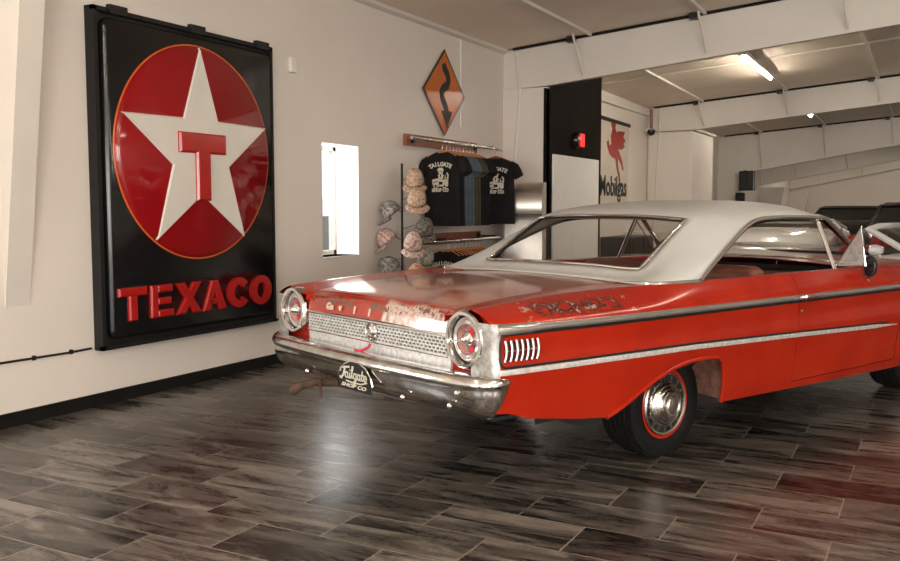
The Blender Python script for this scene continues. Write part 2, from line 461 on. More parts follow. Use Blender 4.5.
# ------------------------------------------------------------------ camera
f_px = 905.0
cam_d = bpy.data.cameras.new('camera'); cam = bpy.data.objects.new('camera', cam_d); COL.objects.link(cam)
cam_d.sensor_width = 36; cam_d.lens = 36 * f_px / 900; cam_d.clip_start = .05
R = Matrix(((8.83253856e-01, -3.77000296e-02, 4.67377079e-01), (4.68895112e-01, 7.10152348e-02, -8.80394349e-01), (0, 9.96762531e-01, 8.04018396e-02)))
cam.matrix_world = Matrix.Translation((0, 0, 1.35)) @ R.to_4x4()
scene.camera = cam

# ------------------------------------------------------------------ room
XL, XR, YN, YF = -4.975, 9.0, -5.0, 38.0
struct(MB().span((XL - .3, YN - .3, -.2), (XR + .3, YF + .3, 0)).build('floor', M_['tiles'], smooth=0))
# left wall with the narrow window opening
wy0, wy1, wz0, wz1 = 6.86, 7.457, .888, 1.945
T = .36
w = MB()
w.span((XL - T, YN, 0), (XL, 2.1, 4.2)); w.span((XL - T, 2.7, 0), (XL, wy0, 4.2)); w.span((XL - T, 2.1, 0), (XL, 2.7, wz0)); w.span((XL - T, 2.1, wz1), (XL, 2.7, 4.2)); w.span((XL - T, wy1, 0), (XL, YF, 4.2))
w.span((XL - T, wy0, 0), (XL, wy1, wz0)); w.span((XL - T, wy0, wz1), (XL, wy1, 4.2))
struct(w.build('wall_left', M_['wall'], smooth=0))
struct(MB().span((XL - T, YF, 0), (XR + .3, YF + .3, 6)).build('wall_back', M_['wall'], smooth=0))
def wall_with_openings(name, axis, pos, a0, a1, ops, thick=.3, H=6.0):
    """a wall along axis ('x' runs along X at Y=pos; 'y' along Y at X=pos) with openings (a,b,z0,z1)"""
    w = MB()
    def sp(u0, u1, z0, z1):
        if axis == 'x': w.span((u0, pos - thick, z0), (u1, pos, z1))
        else: w.span((pos, u0, z0), (pos + thick, u1, z1))
    cur = a0
    for (a, b_, z0, z1) in ops:
        sp(cur, a, 0, H)
        if z0 > 0: sp(a, b_, 0, z0)
        sp(a, b_, z1, H); cur = b_
    sp(cur, a1, 0, H)
    return struct(w.build(name, M_['wall'], smooth=0))
front_ops = [(-4.2, -1.2, .3, 2.9), (.2, 3.4, .3, 2.9), (4.6, 7.8, .3, 2.9)]
right_ops = [(-3.5, 0.0, .4, 3.0)]
wall_with_openings('wall_front', 'x', YN, XL - T, XR + .3, front_ops)
wall_with_openings('wall_right', 'y', XR, YN, YF, right_ops)
# windows that let the daylight in
wn = 2
for ops, ax in ((front_ops, 'x'), (right_ops, 'y')):
    for (a, b_, z0, z1) in ops:
        t = MB(); g = MB()
        n = 3
        for k in range(n + 1):
            u = a + (b_ - a) * k / n
            u = min(max(u, a + .03), b_ - .03)
            if ax == 'x': t.span((u - .03, YN - .2, z0), (u + .03, YN - .1, z1))
            else: t.span((XR + .1, u - .03, z0), (XR + .2, u + .03, z1))
        for z in (z0 + .03, z1 - .03):
            if ax == 'x': t.span((a, YN - .2, z - .03), (b_, YN - .1, z + .03))
            else: t.span((XR + .1, a, z - .03), (XR + .2, b_, z + .03))
        if ax == 'x': g.span((a, YN - .155, z0), (b_, YN - .15, z1))
        else: g.span((XR + .15, a, z0), (XR + .155, b_, z1))
        fo = struct(t.build(f'window_{wn}', M_['dark_metal'], smooth=0))
        g.build('pane', M_['pane'], fo, smooth=0); wn += 1
# ceiling: follows the tops of the frames, bay by bay
def ztop(y):   # (height at the left wall, slope)
    return interp(y, [(YN, 3.375), (10.85, 3.375), (17.6, 3.285), (24.35, 3.20), (38, 3.15)]), interp(y, [(YN, .090), (10.85, .090), (17.6, .080), (24.35, .080), (38, .080)])
XRIDGE = 2.6
def zc(x, y):
    z0, m = ztop(y)
    xx = x if x < XRIDGE else 2 * XRIDGE - x
    return z0 + m * (xx - XL)
ys = [YN - .3, 0, 4.1, 7.5, 10.85, 14.2, 17.6, 21, 24.35, 31.1, 38.3]; xs = [XL - T, -3, -1, 1, XRIDGE, 5, 7, XR + .3]
c = MB(); c.grid([[(x, y, zc(x, y)) for x in xs] for y in ys])
ce = c.build('ceiling', M_['ceil'], smooth=0, recalc=False); solidify(ce, .08, 1); struct(ce)
# eave strip
c = MB(); c.grid([[(XL + .005, YN, 3.325), (XL + .06, YN, 3.345), (XL + .06, YN, 3.42), (XL, YN, 3.42)], [(XL + .005, 10.85, 3.325), (XL + .06, 10.85, 3.345), (XL + .06, 10.85, 3.42), (XL, 10.85, 3.42)]])
struct(c.build('trim_1', M_['frame_paint'], smooth=0))
c = MB(); c.span((XL, 10.96, 3.12), (XL + .07, 17.5, 3.22))
struct(c.build('trim_2', M_['frame_paint'], smooth=0))
# baseboard
struct(MB().span((XL, YN, 0), (XL + .018, 10.85, .088)).build('baseboard_left', M_['black_base'], smooth=0))
# rafters: web plate with flanges
def rafter(name, y, top0, mt, bot, th=.02, fl=.10, xk=None, xend=XRIDGE):
    """bot: list of (x, z) of the lower edge; the top edge starts at top0 by the left wall and climbs with slope mt"""
    r = MB()
    bt = list(bot)
    xl, zl = bt[-1]; sl = (bt[-1][1] - bt[-2][1]) / (bt[-1][0] - bt[-2][0])
    bt.append((xend, zl + sl * (xend - xl)))
    xs_ = [p[0] for p in bt]
    for d in (-th / 2, th / 2): pass
    up = [(x, top0 + mt * (x - XL)) for x in xs_]
    n = len(bt)
    # web
    vs = [(x, y - th / 2, z) for x, z in bt] + [(x, y - th / 2, z) for x, z in up] + [(x, y + th / 2, z) for x, z in bt] + [(x, y + th / 2, z) for x, z in up]
    fs = []
    for i in range(n - 1):
        fs += [(i, i + 1, n + i + 1, n + i), (2*n + i, 3*n + i, 3*n + i + 1, 2*n + i + 1), (i, 2*n + i, 2*n + i + 1, i + 1), (n + i, n + i + 1, 3*n + i + 1, 3*n + i)]
    r.add(vs, fs)
    # flanges
    for line, dz in ((bt, 0), (up, -.012)):
        vs = []
        for x, z in line:
            vs += [(x, y - fl, z + dz), (x, y + fl, z + dz), (x, y + fl, z + dz + .012), (x, y - fl, z + dz + .012)]
        fs = []
        for i in range(n - 1):
            for k in range(4):
                fs.append((4*i + k, 4*i + (k + 1) % 4, 4*(i + 1) + (k + 1) % 4, 4*(i + 1) + k))
        r.add(vs, fs)
    # other half of the gable
    m = MB(); m.v = list(r.v); m.f = list(r.f); m.m = list(r.m)
    r.add([(2 * XRIDGE - x, yy, z) for x, yy, z in m.v], [f[::-1] for f in m.f])
    return struct(r.build(name, M_['frame_paint'], smooth=0))
rafter('trim_3', 10.87, 3.355, .090, [(XL, 2.87), (-4.37, 2.885), (-.37, 3.28)], fl=.045)
rafter('trim_4', 17.62, 3.265, .079, [(XL, 2.82), (-4.1, 2.825), (-.56, 3.16)], fl=.06)
rafter('trim_5', 24.37, 3.18, .080, [(XL, 2.16), (-4.42, 2.22), (-.73, 2.85)], fl=.08)
rafter('trim_6', 31.1, 3.16, .080, [(XL, 2.07), (-4.3, 2.20), (-.92, 2.80)], fl=.10)
rafter('trim_7', 37.88, 3.13, .080, [(XL, 2.05), (-4.2, 2.20), (-1.11, 2.80)], fl=.10)
rafter('trim_8', 3.66, 3.355, .090, [(XL, 2.95), (-4.62, 2.96), (-.37, 3.36)], fl=.09)
# stiffener plates on the rafters, purlins along the bays, flange braces
PX = [-3.9, -2.4, -.9, .6, 2.1]
tn = 9
b = MB()
for y, fr in ((10.87, 0), (17.62, 1), (24.37, 2), (31.1, 3), (37.88, 4)):
    for i, x in enumerate(PX):
        zt = ztop(y)[0] + ztop(y)[1] * (x - XL)
        bots = [lambda x: 2.885 + .099 * (x + 4.37), lambda x: 2.825 + .095 * (x + 4.1), lambda x: 2.22 + .17 * (x + 4.42), lambda x: 2.20 + .178 * (x + 4.3), lambda x: 2.20 + .19 * (x + 4.2)]
        zb = bots[fr](x)
        b.tube([(x - .03, y - .30, zt - .02), (x + .02, y - .035, zb + .05)], .014, 5)
struct(b.build(f'trim_{tn}', M_['frame_paint'], smooth=0)); tn += 1
b = MB()
for (ya, yb) in ((YN, 3.6), (3.7, 10.80), (10.93, 17.54), (17.7, 24.28), (24.46, 31.0), (31.2, 36.8)):
    for x in ([-3.78] + PX[1:] if yb < 11 else PX):
        za, zb = zc(x, ya), zc(x, yb)
        b.add([(x - .018, ya, za - .035), (x + .018, ya, za - .035), (x + .018, ya, za), (x - .018, ya, za), (x - .018, yb, zb - .035), (x + .018, yb, zb - .035), (x + .018, yb, zb), (x - .018, yb, zb)],
              [(0, 1, 5, 4), (1, 2, 6, 5), (2, 3, 7, 6), (3, 0, 4, 7)])
    ym = (ya + yb) / 2
    pts = [(x, ym, zc(x, ym) - .01) for x in (XL, -2, 0, XRIDGE)]
    b.tube(pts, .014, 5)
struct(b.build(f'trim_{tn}', M_['conduit'], smooth=0)); tn += 1
# dark closure gap where the ceiling liner meets the rafters, with purlin clips
b = MB()
for y, dy in ((10.87, -.05), (17.62, -.07), (24.37, -.09)):
    pts = [(x, y + dy, zc(x, y) - .02) for x in (XL + .15, -2, 0, XRIDGE)]
    b.tube(pts, .018, 5)
    for x in PX: b.box((x - .12, y + dy - .05, zc(x, y) - .05), (.09, .10, .07))
struct(b.build(f'trim_{tn}', M_['dark_metal'], smooth=0)); tn += 1
# stiffener folds on the frame legs
b = MB(); b.tube([(-4.80, 10.85, 3.33), (-4.76, 10.85, 3.05), (-4.74, 10.85, 2.86), (-4.77, 10.85, 2.4), (-4.83, 10.85, 1.6), (-4.86, 10.85, .1)], .016, 6)
b.tube([(-4.74, 17.6, 3.34), (-4.73, 17.6, 2.9), (-4.74, 17.6, 2.7), (-4.78, 17.6, 1.8), (-4.84, 17.6, .1)], .02, 6)
struct(b.build(f'trim_{tn}', M_['frame_paint'])); tn += 1
# near column: tapered leg that comes out of the furred wall
def column(name, yc, hw, z0, slope, ztop_, mat):
    m = MB()
    X0, X1 = XL - .02, XL + slope * (ztop_ - z0)
    m.add([(XL + .002, yc - hw, z0), (XL + .002, yc + hw, z0), (X1, yc + hw, ztop_), (X1, yc - hw, ztop_),
           (X0, yc - hw, z0), (X0, yc + hw, z0), (X0, yc + hw, ztop_), (X0, yc - hw, ztop_)],
          [(0, 1, 2, 3), (1, 5, 6, 2), (4, 0, 3, 7), (3, 2, 6, 7), (4, 5, 1, 0)])
    return struct(m.build(name, mat, smooth=0))
column(f'trim_{tn}', 3.665, .085, .74, .13, 3.3, M_['frame_paint']); tn += 1
# stub wall under the second frame, with the closet behind it
XP = -4.368
m = MB(); m.span((XL, 10.85, 0), (XP, 10.97, 2.875)); m.span((XL, 12.9, 0), (XP - .02, 13.0, 3.3)); m.span((XP - .12, 10.97, 0), (XP - .02, 12.9, 3.28))
struct(m.build('wall_partition', M_['wall'], smooth=0))
m = MB(); m.span((XP - .02, 10.93, 0), (XP, 13.0, 3.36)); m.span((XP - .04, 10.843, 0), (XP, 10.93, 2.86))
pan = struct(m.build('trim_20', M_['dark_wood'], smooth=0))
m = MB(); m.span((XP, 11.04, .02), (XP + .03, 12.83, 2.04)); dr = struct(m.build('door_1', M_['white_door'], smooth=0)); bevel(dr, .006)
# closet under the third frame
X3 = -4.09
m = MB(); m.span((XL, 17.6, 0), (X3, 19.49, 2.82))
o = struct(m.build('wall_closet', M_['wall'], smooth=0)); bevel(o, .05, 4)
m = MB(); m.span((XL, 19.52, 2.83), (X3 + .03, 17.75, 2.87)); struct(m.build('trim_21', M_['frame_paint'], smooth=0))
# tapered legs of the frames further back
for k, (y, xb, xt, zt) in enumerate(((24.37, -4.62, -4.36, 2.2), (31.1, -4.6, -4.25, 2.0), (37.8, -4.6, -4.25, 1.9))):
    m = MB()
    m.add([(XL, y - .1, 0), (xb, y - .1, 0), (xt, y - .1, zt), (XL, y - .1, zt), (XL, y + .1, 0), (xb, y + .1, 0), (xt, y + .1, zt), (XL, y + .1, zt)],
          [(0, 1, 2, 3), (4, 7, 6, 5), (1, 5, 6, 2), (0, 4, 5, 1), (3, 2, 6, 7), (0, 3, 7, 4)])
    struct(m.build(f'trim_{22 + k}', M_['frame_paint'], smooth=0))
# narrow window in the left wall, and an unseen one added to brighten the floor
wf = MB()
xg = XL - T + .06
for y in (2.12, 2.68): wf.span((xg - .03, y - .022, wz0), (xg + .03, y + .022, wz1))
for z in (wz0 + .02, wz1 - .02): wf.span((xg - .03, 2.1, z - .02), (xg + .03, 2.7, z + .02))
wfo = struct(wf.build('window_6', M_['white_plastic'], smooth=0)); MB().span((xg - .003, 2.1, wz0), (xg + .003, 2.7, wz1)).build('pane', M_['pane'], wfo, smooth=0)
wf = MB()
for y in (wy0 + .02, wy0 + .30, wy1 - .02): wf.span((xg - .03, y - .022, wz0), (xg + .03, y + .022, wz1))
for z in (wz0 + .02, wz1 - .02): wf.span((xg - .03, wy0, z - .02), (xg + .03, wy1, z + .02))
wfo = struct(wf.build('window_1', M_['white_plastic'], smooth=0))
MB().span((xg - .003, wy0, wz0), (xg + .003, wy1, wz1)).build('pane', M_['pane'], wfo, smooth=0)
MB().span((XL - T + .1, wy0 - .0, wz0 - .012), (XL + .012, wy1, wz0)).build('window_sill', M_['white_plastic'], wfo, smooth=0)
# outdoors
struct(MB().span((-60, -60, -.35), (70, 90, -.21)).build('ground_outside', M_['ground'], smooth=0))
bo = thing('pale_building', 'pale low building outside the narrow window', 'building', (-16, 17.5, -.21))
MB().span((-3, -4.5, 0), (3, 4.5, 1.75)).build('wall', M_['facade'], bo, smooth=0)
MB().span((-3.2, -4.7, 1.75), (3.2, 4.7, 1.85)).build('roof', M_['facade'], bo, smooth=0)
for k in range(3): MB().span((3.0, -3.6 + k * 2.7, .5), (3.03, -1.9 + k * 2.7, 1.35)).build('window', M_['dark_metal'], bo, smooth=0)

# ------------------------------------------------------------------ big star sign
sx = XL
sg = thing('wall_sign', 'large black service station sign with white star in red disc on left wall', 'sign', (sx, 5.195, .39))
def loc(M): return Matrix.Translation((0, -5.195, -.39)) @ M
W_ = WALL((0, 0, 0))
def LP(z=0): return loc(WALL((z, 0, 0)))
m = MB()
y0, y1, z0, z1 = 4.235, 6.065, .385, 2.675
m.prism([(y0, z0), (y1, z0), (y1, z1), (y0, z1)], .002, .05, LP())
for a, b_ in (((y0, z0), (y0 + .03, z1)), ((y1 - .03, z0), (y1, z1)), ((y0, z0), (y1, z0 + .03)), ((y0, z1 - .03), (y1, z1))):
    m.prism([(a[0], a[1]), (b_[0], a[1]), (b_[0], b_[1]), (a[0], b_[1])], .05, .085, LP())
m.build('outer_frame', M_['black_matte'], sg, smooth=30)
def rrect(x0, y0, x1, y1, r, n=6):
    pts = []
    for cx, cy, a in ((x1 - r, y0 + r, -90), (x1 - r, y1 - r, 0), (x0 + r, y1 - r, 90), (x0 + r, y0 + r, 180)):
        for k in range(n + 1):
            t = math.radians(a + 90 * k / n); pts.append((cx + r * math.cos(t), cy + r * math.sin(t)))
    return pts
m = MB(); m.prism(rrect(4.30, .455, 6.02, 2.61, .06), .05, .105, LP(), inset=.02)
m.build('face_panel', M_['black_gloss'], sg, smooth=50)
cy_, cz_, RR = 5.150, 1.755, .795
FX = .105
circ = [(cy_ + RR * math.cos(2 * PI * k / 72), cz_ + RR * .985 * math.sin(2 * PI * k / 72)) for k in range(72)]
m = MB(); m.prism(circ, FX - .01, FX + .035, LP(), inset=.03)
dk = m.build('disc', M_['sign_red'], sg, smooth=50)
m = MB()
ring = [(0, cy_ + (RR + .003) * math.cos(2 * PI * k / 72), cz_ + (RR + .003) * .985 * math.sin(2 * PI * k / 72)) for k in range(72)]
m.tube([loc(Matrix()) @ Vector((FX + .004, p[1], p[2])) for p in ring], .007, 6, closed=True)
m.build('disc_rim', M_['border_red'], sg)
star = []
for k in range(10):
    r = (RR - .01) if k % 2 == 0 else RR * .392
    a = math.radians(90 - 36 * k)
    star.append((cy_ + r * math.cos(a), cz_ + r * (.985 if math.sin(a) > 0 else 1.0) * math.sin(a)))
m = MB(); m.prism(star, FX + .02, FX + .047, LP(), inset=.012)
m.build('star', M_['sign_white'], sg, smooth=25)
tt = [(4.90, 1.90), (5.39, 1.90), (5.39, 1.75), (5.22, 1.75), (5.22, 1.40), (5.07, 1.40), (5.07, 1.75), (4.90, 1.75)]
m = MB(); m.prism(tt, FX + .03, FX + .072, LP(), inset=.014)
m.build('star_letter', M_['letter_red'], sg, smooth=25)
m = MB()
me = text_mesh('TEXACO', 1, extrude=.05, offset=.035, bev=.0, space=1.1)
# heavy block letters built as polygons, one after the other
def letter_polys(ch):
    s = .30   # stroke
    if ch == 'T': return [[(0, .74), (1, .74), (1, 1), (0, 1)], [(.5 - s / 2, 0), (.5 + s / 2, 0), (.5 + s / 2, .76), (.5 - s / 2, .76)]]
    if ch == 'E': return [[(.04, 0), (.34, 0), (.34, 1), (.04, 1)], [(.3, .77), (.94, .77), (.94, 1), (.3, 1)], [(.3, .39), (.88, .39), (.88, .61), (.3, .61)], [(.3, 0), (.97, 0), (.97, .23), (.3, .23)]]
    if ch == 'X': return [[(0, 0), (.34, 0), (1, 1), (.66, 1)], [(.66, 0), (1, 0), (.34, 1), (0, 1)]]
    if ch == 'A': return [[(0, 0), (.31, 0), (.62, 1), (.36, 1)], [(.69, 0), (1, 0), (.64, 1), (.38, 1)], [(.2, .2), (.8, .2), (.74, .40), (.26, .40)]]
    def arc(a0, a1, n=18):
        o = [(.5 + .5 * math.cos(math.radians(a0 + (a1 - a0) * k / n)), .5 + .52 * math.sin(math.radians(a0 + (a1 - a0) * k / n))) for k in range(n + 1)]
        i = [(.5 + .22 * math.cos(math.radians(a0 + (a1 - a0) * k / n)), .5 + .27 * math.sin(math.radians(a0 + (a1 - a0) * k / n))) for k in range(n + 1)]
        return [[o[k], o[k + 1], i[k + 1], i[k]] for k in range(n)]
    if ch == 'C': return arc(38, 322)
    if ch == 'O': return arc(0, 360, 24)
m = MB()
lx = [(4.345, .255), (4.622, .235), (4.875, .265), (5.148, .265), (5.425, .255), (5.695, .255)]
for ch, (x0, wd) in zip('TEXACO', lx):
    zb = .568 - .006 * (x0 - 4.345) ; ht = .232
    for q, pl in enumerate(letter_polys(ch)):
        pts = [(x0 + px_ * wd, zb + pz_ * ht) for px_, pz_ in pl]
        m.prism(pts, FX - .005, FX + .027 + .0004 * (q % 2), LP(), inset=.010 if ch in 'TEXA' else 0)
m.build('lettering', M_['letter_red'], sg, smooth=25)
for yy in (4.44, 5.19, 5.93):
    m = MB(); m.span((.06, yy - 5.195 - .075, 2.64 - .39), (.10, yy - 5.195 + .075, 2.70 - .39)); m.build('clip', M_['dark_metal'], sg, smooth=0)
# cable along the wall
m = MB(); pts = [(XL + .012, -1 + k * .5, .405 + .004 * math.sin(k * 1.7)) for k in range(11)] + [(XL + .012, 4.2, .405)]
m.tube(pts, .008, 6)
m2 = MB(); m2.tube([(XL + .012, 6.07, .385), (XL + .012, 6.6, .38), (XL + .012, 8.2, .36), (XL + .012, 10.8, .35)], .008, 6)
m.add(m2.v, m2.f)
for k in range(9): m.box((XL + .008, 3.2 + k * .28 if k < 4 else 6.3 + (k - 4) * .8, .404 if k < 4 else .38), (.016, .02, .03))
tag(m.build('wall_cable', M_['black_matte']), 'thin black cable clipped low along the left wall', 'cable')
m = MB(); m.span((0, -.04, -.065), (.035, .04, .065))
o = m.build('wall_sensor', M_['white_plastic'], smooth=0); bevel(o, .006); o.location = (XL, 6.42, 2.585); tag(o, 'small white sensor box on left wall beside the star sign', 'sensor')
m = MB(); m.tube([(XL + .012, 9.62, 2.30), (XL + .012, 9.62, 3.31)], .010, 6)
tag(m.build('wall_conduit', M_['conduit']), 'thin white conduit rising on left wall behind the orange sign', 'pipe')

# ------------------------------------------------------------------ orange winding road sign
cy, cz = 9.195, 2.652
ws = thing('road_sign', 'orange diamond winding road sign with black arrow pointing down', 'sign', (XL, cy, cz))
def dm(a, b_): return (a * .505, b_ * .49)
m = MB(); m.prism([dm(1, 0), dm(0, 1), dm(-1, 0), dm(0, -1)], .02, .024, WALL((0, 0, 0))); m.build('sign_plate', M_['sign_edge'], ws, smooth=0)
m = MB(); m.prism([dm(.925, 0), dm(0, .925), dm(-.925, 0), dm(0, -.925)], .0242, .0262, WALL((0, 0, 0))); m.build('face', M_['orange'], ws, smooth=0)
cl = [(-.06, .66), (-.01, .56), (.12, .44), (.18, .31), (.13, .19), (-.06, .10), (-.16, 0), (-.14, -.12), (-.02, -.24), (.06, -.34), (.08, -.44)]
L_, R_ = [], []
for i, p in enumerate(cl):
    a = Vector(cl[max(0, i - 1)]); b_ = Vector(cl[min(len(cl) - 1, i + 1)]); d = (b_ - a).normalized(); nn = Vector((-d.y, d.x)) * .105
    L_.append(dm(p[0] + nn.x, p[1] + nn.y * .9)); R_.append(dm(p[0] - nn.x, p[1] - nn.y * .9))
m = MB()
for i in range(len(cl) - 1): m.prism([L_[i], R_[i], R_[i + 1], L_[i + 1]], .0264, .0275, WALL((0, 0, 0)))
m.prism([dm(-.17, -.42), dm(.11, -.82), dm(.36, -.40)], .0264, .0276, WALL((0, 0, 0)))
m.build('arrow', M_['black_matte'], ws, smooth=0)
m = MB(); m.span((0, -.03, -.3), (.02, .03, .3)); m.build('bracket', M_['dark_metal'], ws, smooth=0)

# ------------------------------------------------------------------ clothes rails, hangers, shirts
def rail(z, y0, y1, xp, label, ya, yb):
    t = thing('clothes_rail', label, 'clothes rail', (XL, y0, z), group=None)
    m = MB(); m.span((0, ya - y0, -.045), (.045, yb - y0, .075)); o = m.build('backboard', M_['wood_red'], t, smooth=0); bevel(o, .004)
    m = MB(); m.tube([(xp - XL, 0, 0), (xp - XL, y1 - y0, 0)], .019, 12); m.build('pipe', M_['steel'], t)
    for yy in (ya - y0 + .12, yb - y0 - .08):
        m = MB(); m.tube([(.04, yy, .02), (xp - XL - .02, yy, .02), (xp - XL, yy, .0)], .011, 8); m.lathe([(.04, 0), (.04, .01), (.015, .016)], Matrix.Translation((.045, yy, .02)) @ Matrix.Rotation(PI / 2, 4, 'Y'), 14); m.build('wall_bracket', M_['dark_metal'], t)
    return t
XPIPE = -4.67
rail(2.055, 7.97, 10.14, XPIPE, 'upper wooden clothes rail with steel pipe under the orange road sign', 8.31, 10.0)
rail(.985, 8.15, 10.12, XPIPE, 'lower wooden clothes rail with steel pipe below the hanging shirts', 8.6, 10.1)
m = MB(); m.tube([(XPIPE + .12, 10.2, 0), (XPIPE + .12, 10.2, 1.35)], .014, 8)
m.lathe([(.12, 0), (.12, .01), (.02, .02)], Matrix.Translation((XPIPE + .12, 10.2, 0)), 16)
tag(m.build('floor_pole', M_['dark_metal']), 'thin dark upright pole standing by the steel cabinet', 'pole')
def hanger_mesh():
    b_, h = MB(), MB()
    pts = []
    for k in range(-8, 9):
        t = k / 8
        pts.append((t * .20, .012 * math.cos(t * 2), -.095 - .062 * abs(t) ** 1.25))
    b_.tube(pts, [.009 + .007 * (1 - abs(k) / 8) for k in range(-8, 9)], 8)
    b_.tube([(-.17, 0, -.155), (.17, 0, -.155)], .006, 6)
    hp = [(0, 0, -.085), (0, 0, -.03)]
    for k in range(10):
        a = math.radians(-70 + k * 28); hp.append((.024 * math.cos(a), 0, .0 + .024 * math.sin(a)))
    h.tube(hp, .0022, 6)
    return b_, h
def shirt_mesh(seed=0, long=.80):
    rnd = random.Random(seed)
    m = MB(); rows = []
    n = 40
    prof = [(-.105, .075, .022), (-.115, .10, .025), (-.135, .155, .028), (-.165, .215, .030), (-.21, .238, .032), (-.27, .236, .032), (-.36, .228, .032), (-.5, .230, .032), (-.65, .234, .032), (-.10 - long, .238, .031)]
    ph = rnd.uniform(0, 6)
    for z, w_, d in prof:
        row = []
        for k in range(n):
            a = 2 * PI * k / n
            fold = 1 + .16 * math.sin(5 * a + ph + z * 3) * min(1, max(0, (-z - .2) * 2))
            x = w_ * math.copysign(abs(math.cos(a)) ** .8, math.cos(a)); y = d * fold * math.sin(a)
            zz = z
            if z > -.14: zz = z - .02 * max(0, -math.sin(a)) * (1 - abs(math.cos(a)))
            row.append((x, y, zz))
        rows.append(row)
    m.grid(rows, closed=True)
    for s in (-1, 1):
        r2 = []
        for t, (x, z, rx, ry) in enumerate([(.17, -.165, .06, .026), (.225, -.205, .075, .030), (.262, -.27, .080, .033), (.287, -.34, .083, .033)]):
            r2.append([(s * (x + rx * math.cos(2 * PI * k / 14) * .62), ry * math.sin(2 * PI * k / 14), z + rx * math.cos(2 * PI * k / 14) * -.36 * -1) for k in range(14)])
        m.grid(r2, closed=True)
    return m
def print_mesh():
    m = MB()
    M = FRONT((0, 0, 0))
    word = 'TAILGATE'
    for i, ch in enumerate(word):
        me = text_mesh(ch, .062, extrude=.0008, offset=.003)
        a = math.radians(38 - 76 * i / (len(word) - 1))
        px_, pz_ = -.21 * math.sin(a), -.385 + .155 * math.cos(a) * .75
        m.mesh(me, M @ Matrix.Translation((px_, pz_ + .03, 0)) @ Matrix.Rotation(a * .8, 4, 'Z'))
        bpy.data.meshes.remove(me)
    me = text_mesh('SHOP CO', .05, extrude=.0008, offset=.003); m.mesh(me, M @ Matrix.Translation((0, -.515, 0)))
    # a generic driver in a small open truck
    def P(pts): m.prism(pts, -.0008, .0008, M)
    P([(-.105, -.44), (-.105, -.40), (-.02, -.385), (.02, -.40), (.10, -.40), (.105, -.44), (.10, -.475), (-.09, -.475)])
    P([(.055, -.41), (.105, -.41), (.11, -.35), (.09, -.325), (.06, -.36)])
    for cx in (-.06, .055):
        P([(cx + .026 * math.cos(k * PI / 6), -.475 + .022 * math.sin(k * PI / 6)) for k in range(12)])
    P([(-.02, -.395), (.035, -.395), (.045, -.35), (.01, -.335), (-.03, -.35)])
    P([(.005 + .032 * math.cos(k * PI / 6), -.315 + .03 * math.sin(k * PI / 6)) for k in range(12)])
    P([(-.045, -.305), (.05, -.305), (.028, -.275), (-.02, -.275)])
    def K(pts): m.prism(pts, -.0004, .0014, M, mi=1)
    for cx in (-.06, .055):
        K([(cx + .015 * math.cos(k * PI / 4), -.475 + .013 * math.sin(k * PI / 4)) for k in range(8)])
    K([(-.10, -.432), (-.03, -.415), (-.03, -.423), (-.10, -.440)]); K([(-.02, -.425), (.03, -.425), (.03, -.455), (-.015, -.455)])
    K([(.062, -.40), (.098, -.40), (.098, -.392), (.062, -.392)]); K([(-.01, -.32), (.022, -.32), (.022, -.312), (-.01, -.312)])
    K([(-.005, -.345), (.015, -.345), (.005, -.385)]); K([(-.09, -.458), (.0, -.458), (.0, -.463), (-.09, -.463)])
    K([(.07, -.34), (.09, -.345), (.092, -.38), (.07, -.385)])
    return m
HB, HH = hanger_mesh(); 
hb_me = {}
def mesh_of(mb, name, mat, smooth=40):
    o = mb.build(name, mat, None, smooth=smooth); me = o.data; bpy.data.objects.remove(o); return me
ME_bar = mesh_of(HB, 'bar', M_['wood_hanger']); ME_bar_d = ME_bar.copy(); ME_bar_d.materials.clear(); ME_bar_d.materials.append(M_['wood_hanger_dark'])
ME_hook = mesh_of(HH, 'hook', M_['steel'])
ME_shirt = {}
for key, sd in (('fabric_black', 1), ('fabric_blue', 2), ('fabric_olive', 3)):
    ME_shirt[key] = mesh_of(shirt_mesh(sd), 'shirt', M_[key], 60)
ME_print = mesh_of(print_mesh(), 'print', [M_['print'], M_['fabric_black']], 0)
def link(name, me, parent=None):
    o = bpy.data.objects.new(name, me); COL.objects.link(o)
    if parent: o.parent = parent
    return o
def hang(y, z, x, fab, printed, hlabel, slabel, grp_h, grp_s, dark=False, rz=0., scale=1.0, simple_label_group=True):
    h = thing('coat_hanger', hlabel, 'hanger', (x, y, z), rz, grp_h)
    link('bar', ME_bar_d if dark else ME_bar, h); link('hook', ME_hook, h)
    if printed:
        s = thing('t_shirt', slabel, 't-shirt', (x, y, z), rz, grp_s)
        link('shirt_body', ME_shirt[fab], s); p = link('print', ME_print, s); p.location = (0, -.0385, 0)
    else:
        s = link('t_shirt', ME_shirt[fab]); s.location = (x, y, z); s.rotation_euler = (0, 0, rz); tag(s, slabel, 't-shirt', grp_s)
ZU = 2.055 + .019 - .024
GH, GS = 'hangers on the upper rail', 'shirts on the upper rail'
hang(8.62, ZU, XPIPE, 'fabric_black', True, 'pale wooden hanger in the front printed black t-shirt', 'front black t-shirt with cream print on the upper rail', GH, GS, rz=-.12)
seq = [(8.72, 'fabric_black'), (8.80, 'fabric_blue'), (8.88, 'fabric_blue'), (8.96, 'fabric_blue'), (9.04, 'fabric_olive'), (9.12, 'fabric_olive'), (9.20, 'fabric_black'), (9.28, 'fabric_black'), (9.36, 'fabric_black')]
for i, (y, fab) in enumerate(seq):
    cn = fab.split('_')[1]; cname = {'black': 'plain black', 'blue': 'slate blue', 'olive': 'dark olive'}[cn]
    where = 'behind the front printed black shirt' if i == 0 else ('between the front shirt and the olive shirts' if cn == 'blue' else ('behind the slate blue shirts' if cn == 'olive' else 'behind the olive shirts'))
    hang(y, ZU, XPIPE, fab, False, 'wooden hanger in the packed middle of the upper rail', f'{cname} t-shirt on the upper rail {where}', GH, GS, rz=-.12)
